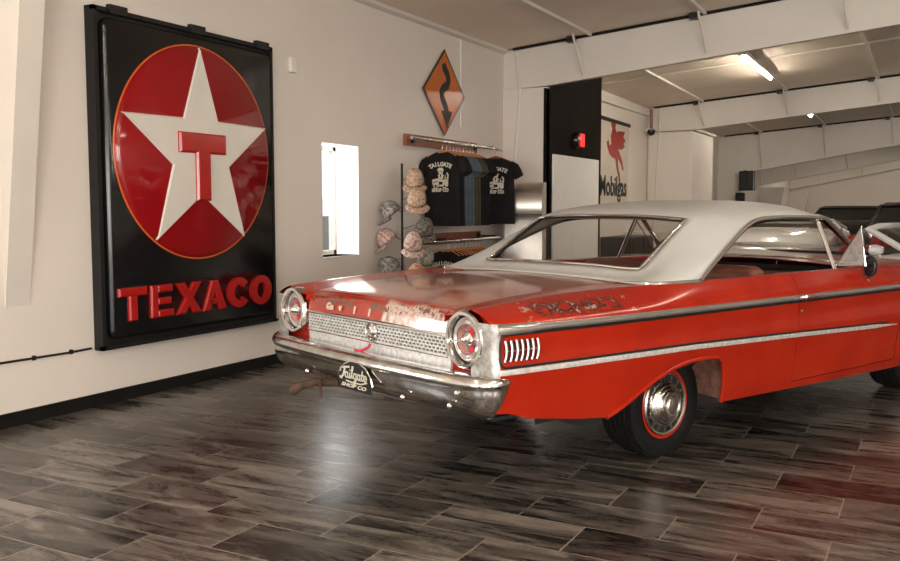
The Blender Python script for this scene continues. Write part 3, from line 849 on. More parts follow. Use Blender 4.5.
hang(10.0, ZU, XPIPE - .012, 'fabric_black', True, 'reddish wooden hanger at the far end of the upper rail', 'black t-shirt with cream print at the far end of the upper rail', GH, GS, dark=True, rz=.26)
ZL = .985 + .019 - .024
GH2, GS2 = 'hangers on the lower rail', 'shirts on the lower rail'
hang(8.70, ZL, XPIPE, 'fabric_black', True, 'pale wooden hanger in the front shirt of the lower rail', 'front black t-shirt with cream print on the lower rail', GH2, GS2, rz=-.12)
for i, fab in enumerate(['fabric_black', 'fabric_black', 'fabric_black', 'fabric_blue', 'fabric_blue', 'fabric_black', 'fabric_black', 'fabric_olive', 'fabric_black', 'fabric_black']):
    cn = fab.split('_')[1]; cname = {'black': 'plain black', 'blue': 'slate blue', 'olive': 'dark olive'}[cn]
    where = 'behind the front printed one' if i < 3 else ('halfway along the rail' if i < 5 else 'towards the far end of the rail')
    hang(8.80 + i * .085, ZL, XPIPE, fab, False, 'wooden hanger in the packed row of the lower rail', f'{cname} t-shirt on the lower rail {where}', GH2, GS2, rz=-.12)

# ------------------------------------------------------------------ cap stand
hs = thing('cap_stand', 'black wire cap stand beside the clothes rails', 'display stand', (-4.72, 7.86, 0))
m = MB(); m.tube([(0, 0, .04), (0, 0, 1.79)], .012, 10); m.build('pole', M_['black_matte'], hs)
m = MB()
for k in range(4):
    a = PI / 4 + k * PI / 2; m.tube([(0, 0, .06), (.18 * math.cos(a), .18 * math.sin(a), .014)], .01, 8)
m.build('base', M_['black_matte'], hs)
caps = [  # dx, dy, z, facing deg, material, label
    (-.07, -.06, 1.335, 205, 'camo_grey', 'grey camouflage cap, topmost on the left side of the cap stand'),
    (-.13, -.05, 1.055, 215, 'camo_red', 'pale red and white cap, second down on the left side of the cap stand'),
    (-.08, -.07, .775, 235, 'camo_grey', 'grey patterned cap, lowest on the left side of the cap stand'),
    (.16, -.02, 1.655, 300, 'camo_tan', 'tan camouflage cap, topmost on the right side of the cap stand'),
    (.28, -.19, 1.46, 310, 'camo_tan', 'tan camouflage cap just below the topmost tan cap'),
    (.26, -.02, 1.17, 320, 'cap_dark', 'dark brown cap hanging at the left edge of the front black shirt'),
    (.26, -.23, 1.03, 310, 'camo_red', 'red and white cap on the right side of the cap stand'),
    (.28, -.04, .88, 320, 'cap_olive', 'olive cap low on the right side of the cap stand'),
    (.28, -.20, .725, 310, 'cap_orange', 'orange brown cap, lowest on the right side of the cap stand')]
ME_cap = {}
def cap_meshes():
    c_ = MB(); rows = []
    n = 24
    for k in range(9):
        t = k / 8 * PI / 2
        r = math.cos(t) ** .75 if k < 8 else .02
        rows.append([(r * .092 * math.cos(2 * PI * j / n), r * .106 * math.sin(2 * PI * j / n), .145 * math.sin(t)) for j in range(n)])
    c_.grid(rows, closed=True)
    c_.lathe([(.009, .142), (.009, .150), (.003, .153)], None, 8)
    b_ = MB(); rows = []
    for i in range(5):
        u = i / 4
        row = []
        for j in range(13):
            a = math.radians(-68 + 136 * j / 12)
            rr = .110 + u * (.080 * math.cos(a * .9))
            row.append((rr * math.sin(a) * .9, rr * math.cos(a) + .0, -.012 * u - .03 * (math.sin(a) ** 2) * (0.3 + u * .5) + .01))
        rows.append(row)
    b_.grid(rows)
    return c_, b_
c_, b_ = cap_meshes()
for i, (dx, dy, z, deg, mk, lab) in enumerate(caps):
    t = thing('baseball_cap', lab, 'cap', (-4.72 + dx, 7.86 + dy, z - .05), math.radians(deg - 90), 'caps on the wire stand')
    t.rotation_euler = (math.radians(-38), 0, math.radians(deg - 90) )
    o = c_.build('crown', M_[mk], t, smooth=60); solidify(o, .003)
    o = b_.build('brim', M_[mk], t, smooth=60); solidify(o, .004)
    m = MB(); m.tube([(0, 0, z - .04), (dx * .5, dy * .5, z + .0), (dx, dy, z + .01)], .003, 6)
    m.build('cap_holder', M_['black_matte'], hs)
m = MB(); m.tube([(0, 0, .83), (-.22, -.08, .83), (-.24, -.09, .76), (-.16, -.06, .74)], .003, 6); m.build('cap_holder', M_['black_matte'], hs)

# ------------------------------------------------------------------ steel cabinet by the stub wall
sc = thing('steel_cabinet', 'brushed stainless steel cabinet with bulging front beside the white stub wall', 'cabinet', (-4.45, 10.40, 0), math.radians(14))
m = MB(); rows = []
prof = [(-.19, .10), (-.20, .9), (-.205, 1.18), (-.225, 1.25)] + [(-.05 - .20 * math.cos(math.radians(a)), 1.36 + .30 * math.sin(math.radians(a))) for a in range(-10, 91, 10)] + [(.15, 1.66), (.15, .10)]
for x in (-.23, .23): rows.append([(x, y, z) for y, z in prof])
m.grid(rows, closed=True)
for x in (-.23, .23): m.add([(x, y, z) for y, z in prof], [tuple(range(len(prof)))])
o = m.build('body', M_['steel_brushed'], sc, smooth=40)
m = MB(); m.tube([(-.23, -.243, 1.27), (.23, -.243, 1.27)], .006, 6); m.build('seam_bead', M_['steel'], sc)
for x in (-.2, .2):
    for y in (-.15, .12):
        m = MB(); m.tube([(x, y, 0), (x, y, .11)], .018, 8); m.build('leg', M_['dark_metal'], sc)

# ------------------------------------------------------------------ flying horse banner, low cabinets, wall fittings
bn = thing('wall_banner', 'white banner with red winged horse and black lettering beyond the dark partition', 'banner', (XL, 15.55, 2.08))
def BL(z=0): return Matrix.Translation((0, -15.55, -2.08)) @ WALL((z, 0, 0))
m = MB(); m.prism([(14.6, 1.28), (16.31, 1.28), (16.33, 2.84), (14.6, 2.86)], .012, .018, BL()); m.build('cloth', M_['banner'], bn, smooth=0)
m = MB(); m.prism([(14.55, 2.83), (16.38, 2.81), (16.38, 2.87), (14.55, 2.89)], .01, .035, BL()); m.build('top_bar', M_['black_matte'], bn, smooth=0)
m = MB()
me = text_mesh('Mobilgas', .4, extrude=.002, offset=.010); fit_text(m, me, 14.72, 16.22, 1.44, 1.90, BL(.021))
m.build('lettering', M_['black_matte'], bn, smooth=0)
def H(x, y): # crop pixels of the horse -> wall metres
    return (14.77 + (x - 30) / (195 - 30) * 1.56, 2.84 - (y - 92) / (545 - 92) * 1.55 + .02)
m = MB()
body = [H(88, 100), (H(98, 92)), H(112, 108), H(108, 128), H(118, 150), H(130, 205), H(128, 235), H(140, 258), H(150, 280), H(155, 300), H(163, 335), H(156, 340), H(148, 312), H(134, 288), H(126, 282), H(130, 330), H(138, 358), H(144, 405), H(136, 408), H(130, 372), H(120, 330), H(112, 285), H(92, 278), H(76, 262), H(64, 232), H(60, 205), H(70, 196), H(76, 222), H(86, 212), H(84, 170), H(92, 135), H(84, 118)]
m.prism(body, .019, .023, BL())
wing = [H(112, 160), H(128, 140), H(168, 135), H(158, 165), H(172, 182), H(160, 200), H(168, 215), H(150, 232), H(128, 232), H(116, 215)]
m.prism(wing, .019, .0235, BL())
m.build('winged_horse', M_['banner_red'], bn, smooth=0)
dc = thing('low_cabinet', 'low dark cabinet with round knobs under the horse banner', 'cabinet', (XL + .30, 15.45, 0))
m = MB(); m.span((-.28, -.64, .04), (.26, .64, .85)); o = m.build('body', M_['dark_metal'], dc, smooth=0); bevel(o, .008)
for k in (-1, 1):
    m = MB(); m.span((.262, .02 if k > 0 else -.62, .08), (.28, .62 if k > 0 else -.02, .82)); d = m.build('door', M_['dark_metal'], dc, smooth=0)
    m = MB(); m.lathe([(.012, 0), (.02, .02), (.012, .03)], Matrix.Translation((.28, .07 * k, .5)) @ Matrix.Rotation(PI / 2, 4, 'Y'), 12); m.build('knob', M_['steel'], d)
wc = thing('low_cabinet', 'low white chest standing right of the dark cabinet by the wall', 'cabinet', (XL + .30, 16.75, 0))
m = MB(); m.span((-.28, -.6, .04), (.26, .6, .86)); o = m.build('body', M_['white_plastic'], wc, smooth=0); bevel(o, .01)
m = MB(); m.span((-.29, -.61, .86), (.28, .61, .90)); m.build('lid', M_['white_plastic'], wc, smooth=0)
wl = thing('warning_light', 'small black wall lamp with red face above the white door', 'lamp', (XP, 11.88, 2.27))
m = MB(); m.lathe([(.11, 0), (.11, .05), (.095, .075)], Matrix.Rotation(PI / 2, 4, 'Y'), 20); m.build('housing', M_['black_gloss'], wl)
m = MB(); m.span((.07, .0, -.09), (.10, .14, .09)); o = m.build('red_face', M_['red_lamp'], wl, smooth=0); bevel(o, .01)
m = MB(); m.lathe([(.022, .07), (.018, .095)], Matrix.Translation((0, -.04, .02)) @ Matrix.Rotation(PI / 2, 4, 'Y'), 10); m.build('bulb', M_['white_plastic'], wl)
sc2 = thing('security_camera', 'dark dome camera on a conduit at the third frame', 'camera', (XL + .12, 17.45, 2.82))
m = MB(); m.tube([(0, 0, .0), (0, 0, .42)], .028, 8); m.build('conduit', M_['wood_red'], sc2)
m = MB(); m.lathe([(.03, .04), (.075, .03), (.075, -.01), (.06, -.06), (.02, -.085)], None, 16); m.build('dome', M_['black_gloss'], sc2)
m = MB(); m.span((-.11, -.04, .0), (.0, .04, .05)); m.build('bracket', M_['white_plastic'], sc2, smooth=0)
sp = thing('wall_speaker', 'large black wall speaker hanging under the fourth frame', 'speaker', (-4.20, 24.12, 2.03))
m = MB(); m.span((-.19, -.10, -.25), (.19, .10, .25)); o = m.build('cabinet', M_['black_gloss'], sp, smooth=0); bevel(o, .02, 3)
m = MB(); m.span((-.15, -.108, -.22), (-.01, -.10, .22)); m.span((.02, -.108, -.22), (.15, -.10, .22)); m.build('grille', M_['dark_metal'], sp, smooth=0)
m = MB(); m.span((-.10, .06, .2), (-.05, .25, .27)); m.build('bracket', M_['dark_metal'], sp, smooth=0)
sp = thing('wall_speaker', 'small black speaker low on the column below the large one', 'speaker', (-4.36, 24.12, 1.58))
m = MB(); m.span((-.11, -.09, -.15), (.11, .09, .15)); o = m.build('cabinet', M_['black_matte'], sp, smooth=0); bevel(o, .03, 3)
m = MB(); m.lathe([(.06, .0), (.05, .012)], Matrix.Translation((.02, -.09, .02)) @ Matrix.Rotation(PI / 2, 4, 'X'), 14); m.build('cone', M_['dark_metal'], sp)
# strip lights
lights = []
def strip(x, y0, y1, drop, label):
    z = min(zc(x, y0), zc(x, y1)) - drop
    t = thing('strip_light', label, 'light', (x, (y0 + y1) / 2, z), 0, 'ceiling strip lights')
    h = (y1 - y0) / 2
    m = MB(); m.span((-.05, -h, .018), (.05, h, .065)); m.build('housing', M_['white_plastic'], t, smooth=0)
    m = MB(); m.tube([(0, -h + .02, 0), (0, h - .02, 0)], .022, 10); m.build('tube', M_['tube'], t)
    m = MB()
    for yy in (-h * .7, h * .7): m.tube([(0, yy, .06), (0, yy, drop + .05)], .006, 6)
    m.build('hanger', M_['dark_metal'], t)
strip(-2.40, 13.2, 15.65, .085, 'lit ceiling strip light above the roof of the red car, first bay beyond the beam')
strip(-2.40, 18.9, 21.3, .11, 'lit ceiling strip light half hidden behind the third beam')
strip(4.2, 14.9, 17.3, .30, 'added ceiling strip light out of view, brightening its bay')
for x, y in ((-2.4, .6), (2.1, 1.0), (2.1, 6.4), (6.2, 3.0), (2.1, 20.), (-1.2, 27.8), (-2.4, 34.6), (.9, 34.6)):  # extra strips added to brighten the near bay, right wall and far bays
    strip(x, y - 1.2, y + 1.2, .16, 'added ceiling strip light out of view, brightening its bay')

# ------------------------------------------------------------------ the red hardtop
TH = math.radians(23)
car = thing('red_car', 'red two-door hardtop car with white vinyl roof and worn paint', 'car', (-1.95, 4.958, 0), -TH)
SR, SF_ = -1.300, 3.93          # rear and front end of the skin
AR, AF = .14, 3.07              # axle positions
WR = .293                        # tyre radius
def taper(s): return sm(s, [(-1.302, .925), (-1.285, .948), (-1.25, .958), (-1.1, .972), (-.7, .995), (0, 1.0), (2.4, 1.0), (3.2, .985), (3.7, .96), (3.95, .94)])
LATZ = [(.24, .90), (.30, .935), (.36, .952), (.44, .962), (.52, .972), (.60, .984), (.655, .992), (.70, .984), (.76, .982), (.81, .988), (.84, .992), (.862, .982)]
def lat(s, z): return sm(z, LATZ) * taper(s)
def zlow(s):
    base = interp(s, [(-1.3, .480), (-1.2, .470), (-1.1, .436), (-.8, .392), (-.45, .352), (.3, .315), (1.0, .30), (2.3, .275), (2.7, .275), (3.95, .33)])
    for c, r, fl in ((0, .50, .578), (AF, .45, .60)):
        if c == 0: a, b_ = -.60, .33
        else: a, b_ = c - .41, c + .41
        if a < s < b_:
            t = (s - a) / (b_ - a)
            if c == 0:
                h = interp(t, [(0, 0), (.03, .06), (.10, .20), (.22, .45), (.36, .72), (.50, .90), (.64, .985), (.78, 1), (.90, .97), (.955, .86), (.985, .55), (1, 0)])
            else:
                h = interp(t, [(0, 0), (.03, .40), (.10, .72), (.25, .93), (.5, 1), (.75, .93), (.9, .72), (.97, .4), (1, 0)])
            base = max(base, base + (fl - base) * h)
    return base
def peak(s):   # outline of the fender top: (lat, z)
    return (sm(s, [(-1.3, .785), (-1.1, .79), (-.7, .80), (-.35, .845), (-.1, .90), (.15, .918), (1.0, .915), (1.7, .90), (2.1, .875), (2.6, .85), (3.3, .83), (3.95, .79)]),
            sm(s, [(-1.3, .912), (-1.1, .930), (-.7, .952), (-.35, .962), (-.1, .965), (.15, .970), (1.0, .972), (1.7, .972), (2.1, .972), (2.7, .962), (3.3, .94), (3.95, .89)]))
LID = .605
def deckz(s, x):   # top between the fender peaks
    zt = sm(s, [(-1.3, .872), (-1.2, .897), (-1.0, .922), (-.7, .940), (-.4, .952), (0, .962)])
    return zt + .018 * (1 - (x / .62) ** 2)
def hoodz(s, x):
    zt = sm(s, [(2.1, .955), (2.5, .950), (3.0, .94), (3.5, .915), (3.95, .875)])
    return zt + .035 * (1 - (x / .7) ** 2)
def column_pts(s, zl, top=True, ztop_=.862):
    zs = [zl + (ztop_ - zl) * k / 16 for k in range(17)]
    # keep rows at the two trim lines smooth: plain spacing is enough
    pts = [(lat(s, z), s, z) for z in zs]
    if top:
        pl, pz = peak(s); l0 = lat(s, ztop_)
        for k in range(1, 8):
            t = PI / 2 * k / 7
            u = k / 7; pts.append((l0 + (pl - l0) * u ** 1.35, s, ztop_ + (pz - ztop_) * (1 - (1 - u) ** 1.12)))
    return pts
def frange(a, b_, n): return [a + (b_ - a) * k / n for k in range(n + 1)]
def mir(rows): return [[(-x, y, z) for x, y, z in r] for r in rows]
DR0, DR1, DZ = 1.0, 2.26, .345
skin = MB()
def both(rows, **k):
    skin.grid(rows, **k); skin.grid(mir(rows), **k)
# rear quarter: dense columns around the wheel opening
ss = [SR, -1.294, -1.285, -1.27, -1.25] + frange(-1.22, -.66, 14) + frange(-.62, -.50, 12) + frange(-.49, .18, 30) + frange(.19, .335, 26) + frange(.35, DR0 - .004, 16)
rows = []
for s in ss:
    r = column_pts(s, zlow(s)); pl, pz = peak(s)
    if s < -.14:
        # valley between the fender peak and the lid edge
        zd = deckz(s, LID)
        for t in (.12, .3, .55, .8, 1.0):
            x = pl + (LID + .004 - pl) * t
            r.append((x, s, pz + (zd - pz) * (1 - (1 - t) ** 1.6)))
        r.append((LID + .003, s, zd - .03))
    else:
        k = min(1, (s + .14) / .05)
        for t in (.12, .3, .55, .8, 1.0): r.append((pl - .065 * t, s, pz - .004 * t))
        r.append((pl - .07, s, pz - .06))
    rows.append(r)
both(rows)
# rocker below the door
rows = [[(lat(s, z), s, z) for z in frange(zlow(s), DZ - .004, 3)] for s in frange(DR0 - .004, DR1 + .004, 16)]
both(rows)
# front fender with its share of the top
rows = []
for s in frange(DR1 + .004, 2.62, 10) + frange(2.64, 3.5, 50) + frange(3.52, SF_, 10):
    r = column_pts(s, zlow(s)); pl, pz = peak(s)
    zh = hoodz(s, .70)
    for t in (.2, .5, .8, 1.0):
        r.append((pl + (.704 - pl) * t, s, pz + (zh - pz) * t))
    r.append((.704, s, zh - .03))
    rows.append(r)
both(rows)
# cowl between the hood and the windscreen
rows = [[(x, s, hoodz(s, min(abs(x), .7)) - .004) for x in frange(-.86, .86, 12)] for s in frange(2.08, 2.36, 4)]
skin.grid(rows)
# front end cap
n0 = [(lat(SF_, z) * 1.0, SF_, z) for z in frange(zlow(SF_), .862, 10)] + [(peak(SF_)[0], SF_, peak(SF_)[1])]
for sg_ in (1,):
    capv = n0 + [(0, SF_, hoodz(SF_, 0))] + [(-x, y, z) for x, y, z in reversed(n0)]
    skin.add(capv, [tuple(range(len(capv)))])
# rear end cap, narrow side strips and the panel behind bumper and lamps
n0 = [(lat(-1.25, z) - .004, -1.25, z) for z in frange(zlow(SR), .862, 12)] + [(LID, -1.25, .875), (LID, -1.25, .80)]
capv = n0 + [(-x, y, z) for x, y, z in reversed(n0)]
skin.add(capv, [tuple(range(len(capv)))])
cp = column_pts(SR, zlow(SR)); side = [(x, -1.262, z) for x, y, z in cp] + [(LID + .003, -1.262, deckz(SR, LID)), (LID + .003, -1.262, .62), (.62, -1.262, .62), (.62, -1.262, zlow(SR))]
for q in (side, [(-x, y, z) for x, y, z in side]):
    skin.add(q + [(x, -1.25, z) for x, y, z in q[-4:]], [tuple(range(len(q)))] + [(len(q) - 4 + k, len(q) - 3 + k, len(q) + k + 1, len(q) + k) for k in range(3)])
body = skin.build('body', M_['paint'], car, smooth=45)
# rolled lips of the wheel openings
for sx_ in (1, -1):
    for a, b_, nm in ((-.60, .33, 0), (AF - .41, AF + .41, 1)):
        pts = []
        for s in frange(a, a + .12, 8) + frange(a + .13, b_ - .13, 20) + frange(b_ - .12, b_, 16):
            z = zlow(s); pts.append((sx_ * (lat(s, z) - .004), s, z))
        m = MB(); m.tube(pts, [.013] * len(pts), 8); m.build('wheel_arch_lip', M_['paint'], car, smooth=60)
# doors
def offset_rows(rows, d): return [[(x + math.copysign(d, x), y, z) for x, y, z in r] for r in rows]
for sx_, nm in ((1, 'door'), (-1, 'door')):
    m = MB(); rows = []
    for s in frange(DR0 + .002, DR1 - .002, 24):
        r = column_pts(s, DZ); pl, pz = peak(s)
        for t in (.12, .3, .55, .8, 1.0): r.append((pl - .065 * t, s, pz - .004 * t))
        r.append((pl - .07, s, .60)); r.append((.80, s, DZ))
        rows.append([(sx_ * x, y, z) for x, y, z in r])
    m.grid(rows); 
    m.add(rows[0], [tuple(range(len(rows[0])))]); m.add(rows[-1], [tuple(range(len(rows[-1])))])
    d = m.build('door', M_['paint'], car, smooth=45)
    zz = .838
    m = MB()
    l0 = lat(1.03, zz) + .004
    m.lathe([(.016, 0), (.016, .012), (.010, .022)], Matrix.Translation((sx_ * l0, 1.035, zz)) @ Matrix.Rotation(sx_ * PI / 2, 4, 'Y'), 12)
    m.tube([(sx_ * (l0 + .022), 1.02, zz), (sx_ * (l0 + .034), 1.07, zz + .004), (sx_ * (l0 + .034), 1.14, zz + .004), (sx_ * (l0 + .012), 1.19, zz)], [.012, .014, .013, .008], 10)
    m.build('door_handle', M_['chrome'], d)
    m = MB(); m.lathe([(.011, 0), (.011, .006), (.006, .009)], Matrix.Translation((sx_ * lat(1.03, .755), 1.03, .755)) @ Matrix.Rotation(sx_ * PI / 2, 4, 'Y'), 12); m.build('door_lock', M_['chrome'], d)
    m = MB(); m.span((sx_ * .80 - .004, 1.04, .50), (sx_ * .80 + .004, 2.22, .94)); m.build('inner_panel', M_['seat'], d, smooth=0)
# trunk lid: top skin that rolls over into the drop at the back
m = MB(); rows = []
prof_s = frange(-.165, -1.19, 18)
xs_ = frange(-LID + .002, LID - .002, 20)
for s in prof_s: rows.append([(x, s, deckz(s, x)) for x in xs_])
for ds, dz in ((-1.215, -.004), (-1.238, -.012), (-1.256, -.024), (-1.27, -.042), (-1.280, -.066), (-1.287, -.092), (-1.292, -.118)):
    rows.append([(x, ds - .012 * (1 - (x / LID) ** 2), deckz(-1.19, x) + dz) for x in xs_])
rows.append([(x, -1.27, rows[-1][i][2]) for i, x in enumerate(xs_)])
m.grid(rows)
for j in (0, -1):
    side = [r[j] for r in rows]
    m.grid([side, [(x, y, z - .03) for x, y, z in side]])
    q = [p for p in side if p[1] < -1.18] + [(side[0][0], -1.18, .76)]; m.add(q, [tuple(range(len(q)))])
lid = m.build('trunk_lid', M_['paint_lid'], car, smooth=50)
m = MB(); m.span((-LID, -1.24, .60), (LID, -.12, .85)); m.build('trunk_floor', M_['underbody'], car, smooth=0)
# tulip panel between the lid and the vinyl roof
m = MB(); rows = []
for s in frange(-.155, .02, 5): rows.append([(x, s, (deckz(s, min(abs(x), .62)) if abs(x) < .62 else deckz(s, .62) + (peak(s)[1] - deckz(s, .62)) * min(1, (abs(x) - .62) / .2)) - .001) for x in frange(-.84, .84, 24)])
m.grid(rows); m.build('rear_deck_panel', M_['paint_lid'], car, smooth=50)
# residue of the trunk letters
MR = basis((1, 0, 0), (0, 0, 1), (0, -1, 0))
for ch, x, dz in (('G', -.37, 0), ('n', -.335, 0), ('v', -.25, .003), ('l', -.115, 0), ('l', .02, 0), ('i', .16, -.002)):
    m = MB(); me = text_mesh(ch, .05, extrude=.0035, offset=.002)
    m.mesh(me, Matrix.Translation((x, -1.294 - .012 * (1 - (x / LID) ** 2), .829 + dz)) @ Matrix.Rotation(math.radians(-14), 4, 'X') @ MR); bpy.data.meshes.remove(me)
    m.build('trunk_letter', M_['pale_red'], lid, smooth=0)
# hood
m = MB(); rows = []
for s in frange(2.365, SF_, 16): rows.append([(x, s, hoodz(s, x)) for x in frange(-.70, .70, 16)])
m.grid(rows); m.build('hood', M_['paint'], car, smooth=50)

# tail lamps
for sx_ in (1, -1):
    cx, czl = sx_ * .748, .778
    A = Matrix.Translation((cx, -1.22, czl)) @ Matrix.Rotation(PI / 2, 4, 'X')      # local z points rearwards
    m = MB(); m.lathe([(.118, -.06), (.126, .02), (.130, .05), (.130, .078), (.122, .092), (.108, .092), (.104, .07), (.104, .03)], A, 40, cap=False)
    tl = m.build('tail_lamp', M_['chrome'], car, smooth=50)
    m = MB(); m.lathe([(.104, .04), (.098, .062), (.090, .056), (.084, .068), (.076, .060), (.068, .070)], A, 40, cap=False); m.build('outer_lens', M_['tail_clear'], tl, smooth=60)
    m = MB(); m.lathe([(.070, .064), (.060, .050), (.052, .060), (.044, .050), (.034, .060)], A, 40, cap=False); m.build('red_lens', M_['tail_red'], tl, smooth=60)
    for k, a in enumerate((math.radians(48), math.radians(-50))):
        m = MB()
        q = [A @ Vector((r_ * math.cos(a + d_), r_ * math.sin(a + d_), h_)) for r_, d_, h_ in ((.036, -.32, .067), (.066, -.26, .071), (.066, .26, .071), (.036, .32, .067))]
        m.add(q, [(0, 1, 2, 3)])
        m.build('red_reflection', M_['strap'], tl, smooth=0)  # red reflection in the lens, drawn as a coloured patch
    m = MB(); m.lathe([(.036, .05), (.036, .066), (.030, .074), (.022, .078), (.012, .092), (.004, .096)], A, 20)
    for a in (10, 190): m.box((0, 0, 0), (.13, .007, .012), M=A @ Matrix.Translation((0, 0, .072)) @ Matrix.Rotation(math.radians(a), 4, 'Z') @ Matrix.Translation((.03, 0, 0)))
    m.build('lens_hub', M_['chrome'], tl)
# rear panel between the lamps
m = MB(); m.span((-.62, -1.275, .622), (.62, -1.262, .795)); gp = m.build('rear_panel', M_['alu'], car, smooth=0)
m = MB()
m.span((-.60, -1.279, .690), (.60, -1.276, .772)); dkp = m.build('grille_backing', M_['black_matte'], gp, smooth=0)
m = MB()
for k in range(6):
    z = .690 + k * .0162; m.span((-.605, -1.288, z - .0034), (.605, -1.277, z + .0034))
for r in range(5):
    for k in range(41):
        x = -.60 + k * .030 + (.015 if r % 2 else 0)
        if abs(x) > .60: continue
        z = .690 + r * .0162
        m.box((x, -1.283, z + .0081), (.0075, .008, .0165), M=Matrix.Rotation(math.radians(-14), 4, 'Y'))
m.build('grille', M_['alu'], gp, smooth=0)
m = MB(); m.tube([(-.61, -1.288, .783), (-.3, -1.293, .783), (.3, -1.293, .783), (.61, -1.288, .783)], .010, 8); m.build('upper_molding', M_['chrome'], gp)
m = MB(); m.tube([(-.61, -1.283, .682), (.61, -1.283, .682)], .006, 8); m.build('lower_molding', M_['chrome'], gp)
m = MB()
AB = Matrix.Translation((.02, -1.285, .735)) @ Matrix.Rotation(PI / 2, 4, 'X')
m.lathe([(.046, -.005), (.048, .012), (.042, .018), (.038, .012), (.030, .018), (.012, .024)], AB, 24)
m.prism([(-.016, .018), (.016, .018), (.018, -.004), (0, -.022), (-.018, -.004)], .016, .028, AB, inset=.003)
m.build('round_badge', M_['chrome_worn'], gp)
m = MB(); m.tube([(.02, -1.30, .675), (.015, -1.315, .655), (-.005, -1.345, .64), (-.035, -1.36, .640)], .007, 6); m.build('pull_strap', M_['strap'], gp)
# bumper
bp_ = [(.950, -1.205), (.955, -1.25), (.946, -1.30), (.915, -1.345), (.85, -1.382), (.75, -1.405), (.5, -1.42), (.25, -1.43), (0, -1.435)]
path = bp_ + [(-x, y) for x, y in reversed(bp_[:-1])]
sect = [(-.155, .622), (-.10, .640), (-.035, .643), (-.012, .636), (.002, .617), (.008, .598), (-.004, .588), (-.004, .565), (-.010, .535), (-.022, .505), (-.040, .478), (-.068, .458), (-.105, .450)]
m = MB(); rows = []
for i, (x, y) in enumerate(path):
    a = Vector(path[max(0, i - 1)]); c2 = Vector(path[min(len(path) - 1, i + 1)]); t = (c2 - a).normalized()
    nrm = Vector((t.y, -t.x)) if Vector((t.y, -t.x)).dot(Vector((x, y + .3))) > 0 else Vector((-t.y, t.x))
    e = min(1, .6 + .4 * min(i, len(path) - 1 - i) / 2)
    row = []
    for d, z in sect:
        ends = min(i, len(path) - 1 - i)
        sh = [.06, .025, 0][ends] if ends < 3 else 0
        zz = z + (sh * (.60 - z) / .16 * 0)
        yy = y + nrm.y * d - sh * (.645 - z) / .2 * 1.2
        row.append((x + nrm.x * d * (1 if ends > 3 else .75), yy, zz))
    rows.append(row)
rows_bumper = rows
m.grid(rows)
bum = m.build('rear_bumper', M_['chrome_worn'], car, smooth=55); solidify(bum, .004); 
sb_ = bum.modifiers.new('sub', 'SUBSURF'); sb_.levels = 2; sb_.render_levels = 2
bum.modifiers.move(1, 0)
for x, z in ((.80, .56), (.76, .50), (.45, .49), (-.4, .49)):
    m = MB(); yb = interp(abs(x), [(0, -1.435), (.5, -1.42), (.75, -1.40), (.88, -1.375), (.955, -1.335)])
    m.lathe([(.014, 0), (.013, .006), (.006, .010)], Matrix.Translation((x, yb + .004, z)) @ Matrix.Rotation(PI / 2, 4, 'X'), 12); m.build('bumper_bolt', M_['chrome'], bum)
# plate on the bumper
pl_ = thing_plate = bpy.data.objects.new('plate_badge', None)
bpy.data.objects.remove(pl_)
MP = Matrix.Translation((.088, -1.437, .532)) @ MR @ Matrix.Diagonal((1.1, 1.1, 1, 1))
sh = [(-.125, -.056), (.125, -.056), (.132, -.02), (.118, .012), (.08, .048), (.03, .066), (-.03, .066), (-.08, .048), (-.118, .012), (-.132, -.02)]
m = MB(); m.prism([(x * 1.06, y * 1.08) for x, y in sh], 0, .006, MP); pb = m.build('plate', M_['chrome'], car, smooth=0)
m = MB(); m.prism(sh, .006, .0085, MP); m.build('plate_face', M_['black_matte'], pb, smooth=0)
m = MB()
def stroke(pts, w_=.0105):
    for a, b_ in zip(pts, pts[1:]):
        a = Vector(a); b2 = Vector(b_); d = (b2 - a); 
        if d.length < 1e-6: continue
        d.normalize(); nn = Vector((-d.y, d.x)) * w_ / 2; a = a - d * w_ * .25; b2 = b2 + d * w_ * .25
        m.prism([tuple(a + nn), tuple(a - nn), tuple(b2 - nn), tuple(b2 + nn)], .0085, .0100, MP)
def arcp(cx, cy, rx, ry, a0, a1, n=10): return [(cx + rx * math.cos(math.radians(a0 + (a1 - a0) * k / n)), cy + ry * math.sin(math.radians(a0 + (a1 - a0) * k / n))) for k in range(n + 1)]
stroke(arcp(-.088, .022, .018, .014, 200, 80) + [(-.06, .040), (-.035, .043)], .009)     # T
stroke([(-.068, .040), (-.082, .005), (-.098, -.012), (-.11, -.010)], .011)
stroke(arcp(-.058, .006, .011, .012, 40, 390), .007); stroke([(-.047, .018), (-.049, -.004), (-.04, -.005)], .007)   # a
stroke([(-.030, .016), (-.034, -.004), (-.026, -.005)], .007); stroke([(-.028, .027), (-.027, .030)], .008)          # i
stroke([(-.022, -.004), (-.012, .020), (-.002, .046), (-.012, .046), (-.016, .010), (-.010, -.005)], .007)                # l
stroke(arcp(.010, .006, .011, .012, 40, 390), .007); stroke([(.021, .018), (.017, -.020), (.004, -.032), (-.004, -.024), (.028, -.003)], .007)   # g
stroke(arcp(.040, .006, .010, .012, 40, 390), .007); stroke([(.050, .018), (.048, -.004), (.056, -.005)], .007)       # a
stroke([(.070, .036), (.062, .002), (.068, -.005), (.074, -.004)], .007); stroke([(.058, .018), (.080, .018)], .006)  # t
stroke(arcp(.090, .006, .011, .012, 0, 330), .007); stroke([(.080, .004), (.100, .008)], .006)                        # e
stroke([(-.06, -.020), (.0, -.024), (.06, -.022), (.104, -.010)], .006)
m.build('script_lettering', M_['print'], pb, smooth=0)
